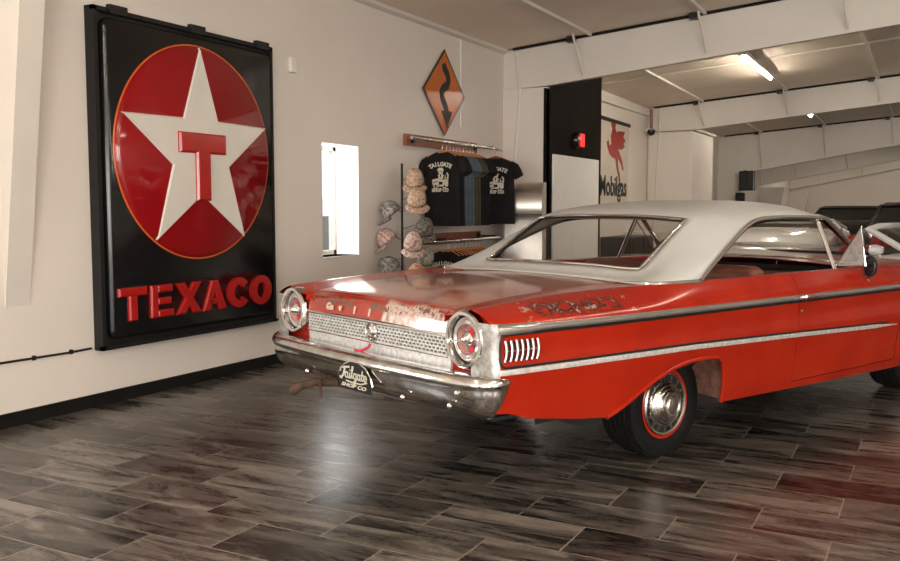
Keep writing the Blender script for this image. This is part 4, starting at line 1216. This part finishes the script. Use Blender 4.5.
m = MB(); me = text_mesh('SHOP CO', .03, extrude=.0006, shear=.3, offset=.001); fit_text(m, me, -.10, .10, -.047, -.030, MP @ Matrix.Translation((0, 0, .0092))); m.build('small_lettering', M_['print'], pb, smooth=0)
# exhaust under the left of the bumper
m = MB(); m.tube([(-.60, -1.40, .35), (-.55, -1.37, .385), (-.48, -1.32, .41), (-.36, -1.25, .415), (-.34, -.6, .40)], [.024, .024, .023, .023, .023], 10); m.box((-.42, -1.33, .385), (.022, .008, .10)); m.build('exhaust_pipe', M_['rust'], car)

# front end: grille, headlamps, bumper
m = MB(); m.span((-.62, SF_ + .001, .60), (.62, SF_ + .012, .80)); fg = m.build('front_grille', M_['black_matte'], car, smooth=0)
m = MB()
for k in range(7): m.span((-.62, SF_ + .010, .605 + k * .031), (.62, SF_ + .022, .614 + k * .031))
for k in range(13): m.span((-.60 + k * .1 - .004, SF_ + .010, .60), (-.60 + k * .1 + .004, SF_ + .020, .80))
m.build('grille_bars', M_['chrome'], fg, smooth=0)
for x in (-.78, -.57, .57, .78):
    A = Matrix.Translation((x, SF_ - .02, .70)) @ Matrix.Rotation(-PI / 2, 4, 'X')
    m = MB(); m.lathe([(.095, 0), (.098, .04), (.09, .055), (.078, .045)], A, 28, cap=False); hl = m.build('headlamp', M_['chrome'], car, smooth=50)
    m = MB(); m.lathe([(.08, .03), (.06, .048), (.02, .056)], A, 28); m.build('lens', M_['tail_clear'], hl, smooth=60)
m = MB(); m.grid([[(x * 1.01, 2.61 - y, z - .06) for x, y, z in r] for r in rows_bumper]); fb = m.build('front_bumper', M_['chrome_worn'], car, smooth=55); solidify(fb, .004)
# side trim: ribbons that follow the skin
def ribbon(zf, h, s0, s1, off, name, mat, sx_, n=70, wf=None, parent=car):
    m = MB(); rows = []
    for s in frange(s0, s1, n):
        hh = h * (wf(s) if wf else 1)
        z = zf(s)
        row = []
        for dz, o in ((-hh, -.004), (-hh * .85, off), (0, off * 1.25), (hh * .85, off), (hh, -.004)):
            row.append((sx_ * (lat(s, z + dz) + o), s, z + dz))
        rows.append(row)
    m.grid(rows)
    for r in (rows[0], rows[-1]): m.add(r, [tuple(range(len(r)))])
    return m.build(name, mat, parent, smooth=50)
zup = lambda s: interp(s, [(-1.3, .838), (-1.0, .840), (1.0, .838), (3.9, .836)])
zlo = lambda s: interp(s, [(-1.3, .655), (-.7, .655), (0, .648), (1.0, .622), (2.2, .585), (3.9, .55)])
for sx_ in (1, -1):
    wf = lambda s: interp(s, [(-1.2, 1.5), (-1.0, 1.0), (4, 1.0)])
    for a, b_ in ((-1.282, DR0 - .004), (DR0 + .002, DR1 - .002), (DR1 + .004, 3.85)):
        ribbon(zup, .016, a, b_, .008, 'upper_side_trim', M_['trim'], sx_, wf=wf)
        ribbon(lambda s: zup(s) - .0225, .0085, max(a, -1.22), b_, .0035, 'trim_inlay', M_['black_matte'], sx_)
    tip = lambda s: interp(s, [(-1.2, 1), (1.9, 1), (2.22, .12)])
    for a, b_ in ((-1.282, DR0 - .004), (DR0 + .002, 2.22)):
        ribbon(zlo, .0135, a, b_, .008, 'lower_side_trim', M_['alu'], sx_, wf=tip)
        ribbon(lambda s: zlo(s) + .0185, .0055, max(a, -1.22), min(b_, 2.1), .0035, 'trim_inlay', M_['black_matte'], sx_)
    # bright panel that wraps round behind the tail lamp
    m = MB(); rows = []
    for s in [SR, -1.294, -1.285, -1.278, -1.27]: rows.append([(sx_ * (lat(s, z) + .004), s - .003, z) for z in frange(.632, .862, 14)])
    rows.insert(0, [(sx_ * (.748 + math.sqrt(max(.0025, .124 ** 2 - (z - .778) ** 2))), SR - .006, z) for z in frange(.632, .862, 14)])
    m.grid(rows); q = m.build('quarter_end_panel', M_['alu_grey'], car, smooth=50)
    # black outline of the red inset
    pts = []
    def PT(s, z): return (sx_ * (lat(s, z) + .005), s, z)
    pts += [PT(s, zup(s) - .024) for s in frange(-1.1, -1.24, 6)]
    for k in range(1, 7):
        a = PI / 2 * k / 6; pts.append(PT(-1.24 - .03 * math.sin(a), .815 - .03 * (1 - math.cos(a))))
    pts += [PT(-1.27, z) for z in frange(.77, .705, 5)]
    for k in range(1, 7):
        a = PI / 2 * k / 6; pts.append(PT(-1.27 + .03 * (1 - math.cos(a)), .705 - .03 * math.sin(a)))
    pts += [PT(s, .675) for s in frange(-1.23, -1.1, 6)]
    m = MB(); m.tube(pts, .0055, 6); m.build('inset_outline', M_['black_matte'], car)
    # ornament: seven bowed upright bars
    m = MB()
    for k in range(7):
        s = -1.245 + k * .029
        pts = [(sx_ * (lat(s, z) + .004 + .010 * (1 - ((z - .745) / .045) ** 2)), s + .004 * (1 - ((z - .745) / .045) ** 2), z) for z in frange(.700, .790, 8)]
        m.tube(pts, .0062, 6)
    m.tube([(sx_ * (lat(s, .745) + .008), s, .745) for s in frange(-1.25, -1.06, 6)], .004, 6)
    m.build('quarter_ornament', M_['chrome'], car)
    m = MB()
    for k in range(6):
        s = -1.2305 + k * .029
        m.add([(sx_ * (lat(s, z) + .0022), s + d_, z) for z, d_ in ((.704, -.010), (.704, .010), (.786, .010), (.786, -.010))], [(0, 1, 2, 3)])
    m.build('ornament_slots', M_['black_matte'], car, smooth=0)

# ---- roof shell, one grid over columns a (side to side) and knots k (base to windscreen header)
KN = ['k0', 'k1', 'k2', 'k2b', 'k3', 'k3b', 'k4']
CUR = {
 0.00: [(0, -.165, .978), (0, -.01, 1.030), (0, .46, 1.300), (0, .68, 1.358), (0, 1.15, 1.398), (0, 1.55, 1.380), (0, 1.93, 1.318)],
 0.35: [(.36, -.165, .975), (.34, .0, 1.028), (.33, .462, 1.297), (.33, .685, 1.355), (.33, 1.15, 1.394), (.32, 1.55, 1.377), (.32, 1.915, 1.316)],
 0.60: [(.68, -.16, .967), (.615, .035, 1.020), (.585, .475, 1.281), (.56, .70, 1.340), (.54, 1.15, 1.378), (.53, 1.55, 1.364), (.52, 1.87, 1.308)],
 0.78: [(.835, -.13, .966), (.775, .115, 1.058), (.695, .575, 1.268), (.665, .78, 1.318), (.655, 1.15, 1.350), (.65, 1.50, 1.338), (.64, 1.80, 1.298)],
 0.90: [(.898, -.01, .970), (.840, .24, 1.075), (.755, .675, 1.250), (.728, .86, 1.300), (.722, 1.15, 1.322), (.715, 1.46, 1.312), (.70, 1.745, 1.290)],
 1.00: [(.920, .135, .972), (.880, .34, 1.075), (.790, .735, 1.238), (.765, .90, 1.280), (.752, 1.15, 1.292), (.745, 1.42, 1.290), (.735, 1.70, 1.280)]}
AK = sorted(CUR)
KT = [0, 1, 2, 2.5, 3.5, 4.3, 5]
SEG = [7, 12, 6, 9, 7, 7]
def roof_pt(a, kt):
    out = []
    for c in range(3):
        tab = []
        for ak in AK: tab.append((ak, sm(kt, [(KT[i], CUR[ak][i][c]) for i in range(7)])))
        # mirror for a smooth crown at the centre line
        mt = [(-x, (-v if c == 0 else v)) for x, v in reversed(tab[1:])] + tab
        out.append(sm(a, mt))
    return tuple(out)
A_COLS = [-1 + k * .05 for k in range(41)]
kts = []
for i in range(6): kts += [KT[i] + (KT[i + 1] - KT[i]) * q / SEG[i] for q in range(SEG[i])]
kts.append(KT[-1])
K1, K2 = kts.index(1), kts.index(2)
rows = [[roof_pt(a, k) for a in A_COLS] for k in kts]
ja, jb = A_COLS.index(min(A_COLS, key=lambda v: abs(v + .6))), A_COLS.index(min(A_COLS, key=lambda v: abs(v - .6)))
m = MB(); m.grid(rows, skip=lambda i, j: K1 <= i < K2 and ja <= j < jb)
roof = m.build('vinyl_roof', [M_['vinyl'], M_['headliner']], car, smooth=60, recalc=True)
solidify(roof, .022, -1, 1)
# rear glass
gr = [[rows[i][j] for j in range(ja, jb + 1)] for i in range(K1, K2 + 1)]
m = MB(); m.grid([[(x, y + .006, z - .010) for x, y, z in r] for r in gr]); m.build('rear_window', M_['glass'], car, smooth=60)
bnd = gr[0] + [r[-1] for r in gr[1:]] + gr[-1][-2::-1] + [r[0] for r in gr[-2:0:-1]]
m = MB(); m.tube([(x, y - .003, z + .002) for x, y, z in bnd], .0085, 8, closed=True); m.build('rear_window_trim', M_['chrome'], car)
m = MB(); m.tube([(x * .985, y + .004, z - .006) for x, y, z in bnd], .010, 6, closed=True); m.build('rear_window_gasket', M_['black_matte'], car)
# bright strip along the foot of the roof, drip rails and window frames
def rp(a, k): return roof_pt(a, k)
foot = [rp(a, 0) for a in frange(-1, 1, 60)]
m = MB(); m.tube([(x * 1.004, y - .004, z - .004) for x, y, z in foot], [.004 + .009 * min(1, max(0, abs(x) - .62) / .15) for x, y, z in foot], 8); m.build('roof_molding', M_['trim'], car)
for sx_ in (1, -1):
    edge = [rp(sx_ * 1.0, k) for k in frange(0, 5, 60)]
    m = MB(); m.tube([(x + sx_ * .006, y + .004, z) for x, y, z in edge], .0125, 8); m.build('drip_rail', M_['trim'], car)
    m = MB(); m.tube([(x - sx_ * .014, y + .010, z - .014) for x, y, z in edge], .015, 6); m.build('window_gasket', M_['black_matte'], car)
    # windscreen pillar
    p0 = Vector(edge[-1]); p1 = Vector((sx_ * .80, 2.10, .965))
    m = MB(); m.tube([p0 + Vector((0, .0, 0)), p0.lerp(p1, .5) + Vector((sx_ * .012, .012, .012)), p1], [.020, .019, .026], 10); m.build('windscreen_pillar', M_['chrome'], car)
    # post of the vent window
    q0 = p0 + Vector((sx_ * -.002, -.075, -.012)); q1 = Vector((sx_ * .868, 1.60, .97))
    m = MB(); m.tube([q0, q1], .009, 8); m.tube([q0 + Vector((0, .028, -.01)), q1 + Vector((0, .022, 0))], .006, 6); m.build('vent_post', M_['chrome'], car)
    # vent pane, swung open on the right side
    if sx_ > 0: P = [Vector((.868, 1.625, .985)), Vector((1.07, 1.595, 1.0)), Vector((1.045, 1.575, 1.235))]
    else: P = [Vector((-.862, 1.64, .985)), Vector((-.83, 2.02, .985)), Vector((-.745, 1.66, 1.25))]
    m = MB(); nn = (P[1] - P[0]).cross(P[2] - P[0]).normalized() * .002
    m.add([p + nn for p in P] + [p - nn for p in P], [(0, 1, 2), (3, 5, 4), (0, 3, 4, 1), (1, 4, 5, 2), (2, 5, 3, 0)])
    vg = m.build('vent_window', M_['vent_glass'] if sx_ > 0 else M_['glass'], car, smooth=0)
    m = MB(); m.tube(P, .006, 8, closed=True); m.build('frame', M_['chrome'], vg)
# windscreen
m = MB(); rws = []
for t in frange(0, 1, 6):
    r = []
    for a in frange(-1, 1, 20):
        top = Vector(rp(a, 5)); 
        yb = 2.10 + .30 * (1 - abs(a) ** 2.2); xb = .80 * a
        bot = Vector((xb, yb, .965 + .0 * a))
        r.append(tuple(top.lerp(bot, t) + Vector((0, .02 * math.sin(PI * t), .01 * math.sin(PI * t)))))
    rws.append(r)
m.grid(rws); m.build('windscreen', M_['glass'], car, smooth=60)
m = MB(); m.tube(rws[0], .010, 8); m.tube([(x, y, z + .004) for x, y, z in rws[-1]], .010, 8); m.build('windscreen_trim', M_['chrome'], car)
# inside
m = MB(); m.span((-.45, -.1, .36), (.45, .62, .38)); m.span((-.80, .60, .30), (.80, 2.3, .33)); m.span((-.84, -1.15, .46), (.84, -.62, .48)); m.span((-.50, -.9, .31), (.50, 3.8, .33)); m.span((-.86, .58, .29), (.86, 2.62, .31))
m.span((-.78, 2.28, .3), (.78, 2.31, .93)); m.span((-.62, -.14, .45), (.62, -.11, .94)); m.span((-.88, -1.2, .50), (-.85, -.70, .8)) 
m.build('floor_pan', M_['underbody'], car, smooth=0)
m = MB(); rws = [[(x, s, .955 + .004 * math.cos(x * 3)) for x in frange(-.80, .80, 8)] for s in frange(-.10, .20, 4)]; m.grid(rws); o = m.build('parcel_shelf', M_['seat'], car); solidify(o, .02)
def bench(y0, zt, zs, dep, nm, wd=.70):
    m = MB()
    def cushion(c, s, M=None):
        b = bmesh.new(); bmesh.ops.create_cube(b, size=1); bmesh.ops.scale(b, vec=s, verts=b.verts)
        bmesh.ops.bevel(b, geom=b.edges[:], offset=min(s) * .38, segments=4, profile=.5, affect='EDGES')
        if M is not None: bmesh.ops.transform(b, matrix=M, verts=b.verts)
        bmesh.ops.translate(b, vec=c, verts=b.verts)
        b.verts.ensure_lookup_table(); b.verts.index_update()
        m.add([v.co.copy() for v in b.verts], [tuple(v.index for v in f.verts) for f in b.faces]); b.free()
    cushion((0, y0 + dep / 2, zs), (2 * wd, dep, .20))
    for x in (-.35, .35):
        cushion((x * wd / .7, y0 - .02, (zs + zt) / 2 + .02), (wd * .985, .17, zt - zs + .04), Matrix.Rotation(math.radians(12), 4, 'X'))
    return m.build(nm, M_['seat'], car, smooth=60)
bench(1.12, .955, .56, .50, 'front_seat'); bench(.30, .945, .55, .46, 'rear_seat', .64)
m = MB(); m.span((-.76, 2.0, .70), (.76, 2.26, .90)); o = m.build('dashboard', M_['seat'], car); bevel(o, .05, 4)
# steering wheel on the left
sw = MB(); A = Matrix.Translation((-.40, 1.66, .955)) @ Matrix.Rotation(math.radians(68), 4, 'X')
sw.tube([A @ Vector((.205 * math.cos(2 * PI * k / 36), .205 * math.sin(2 * PI * k / 36), 0)) for k in range(36)], .011, 8, closed=True)
sw.tube([A @ Vector((-.2, 0, 0)), A @ Vector((0, 0, -.03)), A @ Vector((.2, 0, 0))], .009, 6); sw.lathe([(.04, -.05), (.04, -.01), (.015, .0)], A, 16)
sw.tube([A @ Vector((0, 0, -.03)), A @ Vector((0, 0, -.38))], .02, 10)
sw.build('steering_wheel', M_['black_gloss'], car)
m = MB(); m.box((0, 1.80, 1.275), (.22, .02, .055)); m.tube([(0, 1.80, 1.28), (0, 1.86, 1.33)], .006, 6); o = m.build('rear_view_mirror', M_['black_gloss'], car, smooth=0); bevel(o, .006)
# courtesy lamps on the inside of the roof quarters
for sx_ in (1, -1):
    c_ = Vector(rp(sx_ * .84, 1.2)); n_ = (Vector(rp(sx_ * .86, 1.2)) - Vector(rp(sx_ * .82, 1.2))).cross(Vector(rp(sx_ * .84, 1.3)) - Vector(rp(sx_ * .84, 1.1))).normalized()
    if n_.x * sx_ > 0: n_ = -n_
    A = Matrix.Translation(c_ + n_ * .034) @ n_.to_track_quat('Z', 'Y').to_matrix().to_4x4()
    m = MB(); m.lathe([(.050, -.01), (.050, .008), (.036, .014), (.036, .008), (.02, .010)], A, 20); m.build('courtesy_lamp', M_['dark_metal'], car)
# door mirror (right)
m = MB(); A = Matrix.Translation((.985, 1.83, .980)) @ Matrix.Rotation(PI / 2, 4, 'X')
m.lathe([(.0001, -.05), (.030, -.045), (.052, -.028), (.060, 0), (.058, .012), (.050, .014), (.048, .008), (.0001, .008)], A @ Matrix.Diagonal((.66, 1.15, 1, 1)), 24, cap=False); mi = m.build('door_mirror', M_['black_gloss'], car, smooth=50)
m = MB(); m.tube([(.985, 1.83, .92), (.965, 1.85, .90), (.94, 1.86, .885)], [.010, .010, .013], 8); m.lathe([(.03, 0), (.026, .012)], Matrix.Translation((.945, 1.85, .885)), 14); m.build('mirror_stem', M_['chrome'], mi)

# wheels
def wheel(s, sx_):
    face = .715
    root = None
    A = Matrix.Translation((sx_ * face, s, WR)) @ Matrix.Rotation(sx_ * PI / 2, 4, 'Y')   # local z outwards
    m = MB(); m.lathe([(.185, -.19), (.20, -.215), (.255, -.222), (.284, -.205), (WR - .004, -.17), (WR, -.14), (WR, -.045), (WR - .004, -.02), (.286, .004), (.262, .014), (.225, .012), (.197, .0), (.186, -.012)], A, 64, cap=False)
    for k in range(5): pass
    # tread grooves as raised ribs
    for z in (-.15, -.115, -.08, -.045):
        m.lathe([(WR - .001, z - .012), (WR + .003, z - .010), (WR + .003, z + .010), (WR - .001, z + .012)], A, 64, cap=False)
    for k in range(48):
        a = 2 * PI * k / 48
        m.box((0, 0, 0), (.016, .006, .034), M=A @ Matrix.Rotation(a, 4, 'Z') @ Matrix.Translation((WR - .006, 0, -.016)))
    ty = m.build('tyre', M_['rubber'], car, smooth=50)
    m = MB(); m.lathe([(.19, -.18), (.165, -.10), (.165, -.04), (.178, -.014), (.188, -.004), (.192, .002), (.186, .006), (.176, .002), (.168, -.01)], A, 64, cap=False); m.lathe([(.165, -.06), (.05, -.05)], A, 48)
    rm = m.build('rim', M_['paint'], ty, smooth=50)
    m = MB()
    prof = [(.172, -.008), (.173, .004), (.167, .010), (.157, .006), (.155, -.008)]
    m.lathe(prof, A, 64, cap=False)
    prof = [(.128, -.008), (.125, .010), (.122, .015), (.120, .010), (.108, .024), (.103, .026), (.101, .020), (.090, .034), (.085, .036), (.083, .030), (.074, .042), (.069, .043), (.066, .036), (.056, .040)]
    m.lathe(prof, A, 64, cap=False)
    for k in range(16):
        a = 2 * PI * k / 16
        m.box((0, 0, 0), (.028, .016, .006), M=A @ Matrix.Rotation(a, 4, 'Z') @ Matrix.Translation((.141, 0, .002)))
    hc = m.build('hubcap', M_['steel'], ty, smooth=40)
    m = MB(); m.lathe([(.157, -.006), (.126, -.007)], A, 48, cap=False); m.build('hubcap_slots', M_['black_matte'], ty, smooth=0)
    m = MB(); m.lathe([(.058, .030), (.058, .050), (.050, .060), (.046, .064), (.040, .060), (.012, .066)], A, 40)
    for k in range(24):
        a = 2 * PI * k / 24; m.box((0, 0, 0), (.008, .005, .006), M=A @ Matrix.Rotation(a, 4, 'Z') @ Matrix.Translation((.054, 0, .056)))
    m.build('hubcap_centre', M_['steel_brushed'], ty, smooth=40)
for s in (AR, AF):
    for sx_ in (1, -1): wheel(s, sx_)
# wheel wells
for sx_ in (1, -1):
    for c, r, a, b_ in ((0, .0, -.62, .52), (AF, 0, AF - .43, AF + .43)):
        m = MB(); rws = []
        for k in range(17):
            t = k / 16; s = a + (b_ - a) * t
            z = .34 + .36 * math.sin(PI * min(1, max(0, t))) ** .45
            if k in (0, 16): z = .30
            rws.append([(sx_ * x, s, z) for x in (.48, .70, .905 if z < .62 else .955)])
        m.grid(rws); m.add([(sx_ * .49, a, .25), (sx_ * .49, b_, .25), (sx_ * .49, b_, .72), (sx_ * .49, a, .72)], [(0, 1, 2, 3)])
        m.build('wheel_well', M_['underbody'], car, smooth=50)
    m = MB(); m.add([(sx_ * .60, .49, .31), (sx_ * .93, .40, .31), (sx_ * .955, .40, .57), (sx_ * .60, .49, .60)], [(0, 1, 2, 3)])
    o = m.build('splash_panel', M_['primer'], car, smooth=0); solidify(o, .008)
m = MB()
for s in (AR, AF): m.tube([(-.6, s, WR), (.6, s, WR)], .04, 10)
m.build('axle', M_['underbody'], car)

# ------------------------------------------------------------------ cars in the back of the room
def back_car(name, label, loc, rz, Lg, W2, zb, hood, deck, roofh, cab, paint, glassm, seat=None, wheel_r=.33, is_open=False):
    """local y forward; cab = (rear foot, rear top, front top, front foot)"""
    t = thing(name, label, 'car', loc, rz)
    h2 = Lg / 2
    m = MB(); rws = []
    ss = frange(-h2, h2, 36)
    def topz(s):
        return sm(s, [(-h2, zb * .62), (-h2 + .12, deck * .93), (-h2 + .4, deck), (cab[0], deck * 1.01), ((cab[0] + cab[3]) / 2, zb), (cab[3], hood * 1.01), (h2 - .6, hood * .96), (h2 - .15, hood * .82), (h2, hood * .55)])
    def wid(s): return W2 * sm(s, [(-h2, .80), (-h2 + .25, .95), (-h2 + .9, 1.0), (h2 - 1.0, 1.0), (h2 - .3, .92), (h2, .74)])
    for s in ss:
        zt = topz(s); w_ = wid(s); zl = .20
        arch = 0
        for c in (-h2 + .95, h2 - .95):
            if abs(s - c) < wheel_r + .06: arch = max(arch, math.sqrt((wheel_r + .06) ** 2 - (s - c) ** 2))
        zl = max(.2, wheel_r + arch if arch else .2)
        r = []
        for x, z in ((1.0, 0), (1.02, .3), (1.0, .62), (.97, .80), (.90, .93), (.75, .985), (.4, 1.0), (0, 1.005)):
            r.append((x * w_, s, zl + (zt - zl) * z))
        rws.append(r + [(-x, y, z) for x, y, z in reversed(r[:-1])])
    m.grid(rws)
    for r in (rws[0], rws[-1]): m.add(r, [tuple(range(len(r)))])
    m.build('body', paint, t, smooth=50)
    # cabin
    a0, a1, b1, b0 = cab
    wb, wt = W2 * .88, W2 * .70
    def ringpts(z, ya, yb, w_, bul): 
        return [(-w_, ya + .12, z), (-w_ * .6, ya + .03, z), (0, ya, z), (w_ * .6, ya + .03, z), (w_, ya + .12, z), (w_ * 1.02, (ya + yb) / 2, z), (w_, yb - .12, z), (w_ * .6, yb - .03, z), (0, yb, z), (-w_ * .6, yb - .03, z), (-w_, yb - .12, z), (-w_ * 1.02, (ya + yb) / 2, z)]
    zb_ = min(topz(a0), topz(b0)) - .02
    if is_open:
        m = MB(); m.prism(rrect(-wb * .92, a0, wb * .92, b0 - .25, .15), zb_ + .005, zb_ + .03); m.build('cockpit_opening', M_['black_matte'], t, smooth=0)
        zt_ = roofh
        fl = [(-wb * .93, b0, zb_ + .02), (-wt * .95, b1, zt_ - .03), (-wt * .7, b1 + .05, zt_), (wt * .7, b1 + .05, zt_), (wt * .95, b1, zt_ - .03), (wb * .93, b0, zb_ + .02)]
        m = MB(); m.tube(fl, .035, 8); m.build('windscreen_frame', paint, t)
        m = MB(); m.grid([[fl[1], fl[2], fl[3], fl[4]], [fl[0], (-wb * .6, b0 + .12, zb_), (wb * .6, b0 + .12, zb_), fl[5]]]); m.build('windscreen', M_['glass'], t)
        for sx_ in (1, -1):
            sv = []
            m = MB(); m.prism(rrect(sx_ * .42 - .24, zb_ - .25, sx_ * .42 + .24, zb_ + .10, .08), -.07, .07, Matrix.Translation((0, a0 + .92, 0)) @ Matrix.Rotation(PI / 2 - .2, 4, 'X')  @ Matrix.Translation((0, 0, 0)), inset=.03)
            m.prism(rrect(sx_ * .42 - .13, zb_ + .06, sx_ * .42 + .13, zb_ + .22, .05), -.05, .05, Matrix.Translation((0, a0 + .92, 0)) @ Matrix.Rotation(PI / 2 - .2, 4, 'X'), inset=.02)
            m.build('seat_back', M_['red_leather'], t, smooth=40)
            A = Matrix.Translation((sx_ * (W2 + .09), b0 - .28, zb_ + .07))
            m = MB(); m.lathe([(.001, -.07), (.06, -.06), (.09, -.01), (.09, .03), (.06, .05), (.001, .05)], A @ Matrix.Rotation(PI / 2, 4, 'X') @ Matrix.Diagonal((1.4, .62, 1, 1)), 18, cap=False)
            m.tube([(sx_ * (W2 - .06), b0 - .28, zb_ - .01), (sx_ * (W2 + .05), b0 - .28, zb_ + .05)], .02, 8); m.build('door_mirror', paint, t, smooth=50)
    A0 = ringpts(zb_, a0, b0, wb, 0); A1 = ringpts(roofh - .07, a1, b1, wt, 0)
    if not is_open:
      m = MB(); m.grid([A0, A1], closed=True); m.build('windows', glassm, t, smooth=0)
    if not is_open:
      m = MB(); A2 = [(x * .9, y * .95 + .05 * (a1 + b1) / 2, roofh - .015) for x, y, z in A1]
      A15 = [(x * 1.03, y + (.02 if y > (a1 + b1) / 2 else -.02), z + .01) for x, y, z in A1]
      m.grid([A1, A15, A2], closed=True); m.add(A2, [tuple(range(12))]); m.build('roof', paint, t, smooth=50)
    if not is_open:
        for i in (0, 4, 6, 10, 5, 11):
            m = MB(); m.tube([A0[i], A1[i]], .033, 6); m.build('pillar', paint, t)
    for sx_ in (1, -1):
        for c in (-h2 + .95, h2 - .95):
            A = Matrix.Translation((sx_ * (W2 - .02), c, wheel_r)) @ Matrix.Rotation(sx_ * PI / 2, 4, 'Y')
            m = MB(); m.lathe([(.2, -.2), (wheel_r - .03, -.2), (wheel_r, -.17), (wheel_r, -.03), (wheel_r - .03, 0), (.22, 0), (.21, -.02)], A, 28); w_ = m.build('wheel', M_['rubber'], t, smooth=45)
            m = MB(); m.lathe([(.21, -.02), (.2, -.005), (.08, -.03), (.05, -.0)], A, 24); m.build('rim', M_['steel'], w_, smooth=45)
    return t
# white coupe seen end-on through the side windows
wa = back_car('white_car', 'white car seen nose first through the side windows of the red car', (-2.15, 15.5, 0), PI, 4.4, .94, 1.00, 1.03, 1.02, 1.20, (-1.9, -1.4, -.5, .6), M_['car_white'], M_['dark_glass'])
# white sports car at the right edge
wb_ = back_car('white_convertible', 'open white convertible with red seats behind the front of the red car', (-.75, 11.3, 0), -PI / 2 - math.radians(14), 4.3, .93, .86, .86, .90, 1.15, (-1.0, -.3, .32, .80), M_['car_white'], M_['dark_glass'], is_open=True)
# dark cars at the back
dc1 = back_car('dark_sedan', 'dark green vintage car beyond the white convertible', (-1.45, 21.6, 0), 0, 4.6, .90, 1.12, 1.06, 1.10, 1.40, (-1.5, -1.0, .6, 1.1), M_['car_dark'], M_['dark_glass'])
dc2 = back_car('black_sedan', 'black vintage car at the right edge, nearer than the dark green one', (-.02, 15.6, 0), 0, 4.6, .90, 1.10, 1.04, 1.08, 1.44, (-1.6, -1.1, .5, 1.0), M_['car_black'], M_['dark_glass'])

# ------------------------------------------------------------------ daylight and render settings
wd = bpy.data.worlds.new('overcast_sky'); scene.world = wd; wd.use_nodes = True
bg = wd.node_tree.nodes['Background']; bg.inputs[0].default_value = (.86, .93, 1.0, 1); bg.inputs[1].default_value = 2.2
def area(name, loc, rot, sx_, sy_, e, col):
    ld = bpy.data.lights.new(name, 'AREA'); ld.shape = 'RECTANGLE'; ld.size = sx_; ld.size_y = sy_; ld.energy = e; ld.color = col
    o = bpy.data.objects.new(name, ld); COL.objects.link(o); o.location = loc; o.rotation_euler = rot; return o
DAY = (1., .95, .88)
for (a, b_, z0, z1), e in zip(front_ops, (130, 270, 280)):
    area('daylight', ((a + b_) / 2, YN - .08, (z0 + z1) / 2), (PI / 2, 0, 0), b_ - a, z1 - z0, e, DAY)
for (a, b_, z0, z1), e in zip(right_ops, (200,)):
    area('daylight', (XR + .08, (a + b_) / 2, (z0 + z1) / 2), (0, PI / 2, 0), z1 - z0, b_ - a, e, DAY)
area('daylight', (XL - T + .1, 2.4, (wz0 + wz1) / 2), (0, -PI / 2, 0), wz1 - wz0, .6, 20, (.95, .98, 1.))  # lamp of the added near window, lifts the floor on the left
area('daylight', (XL - T + .1, (wy0 + wy1) / 2, (wz0 + wz1) / 2), (0, -PI / 2, 0), wz1 - wz0, wy1 - wy0, 8, (.95, .98, 1.))
scene.view_settings.view_transform = 'Standard'; scene.view_settings.look = 'None'
scene.view_settings.gamma = 1; scene.view_settings.exposure = .56; scene.view_settings.use_curve_mapping = False
scene.cycles.use_denoising = True
scene.cycles.max_bounces = 10; scene.cycles.diffuse_bounces = 5; scene.cycles.glossy_bounces = 5; scene.cycles.transparent_max_bounces = 16
scene.cycles.sample_clamp_indirect = 6
scene.cycles.caustics_reflective = False; scene.cycles.caustics_refractive = False
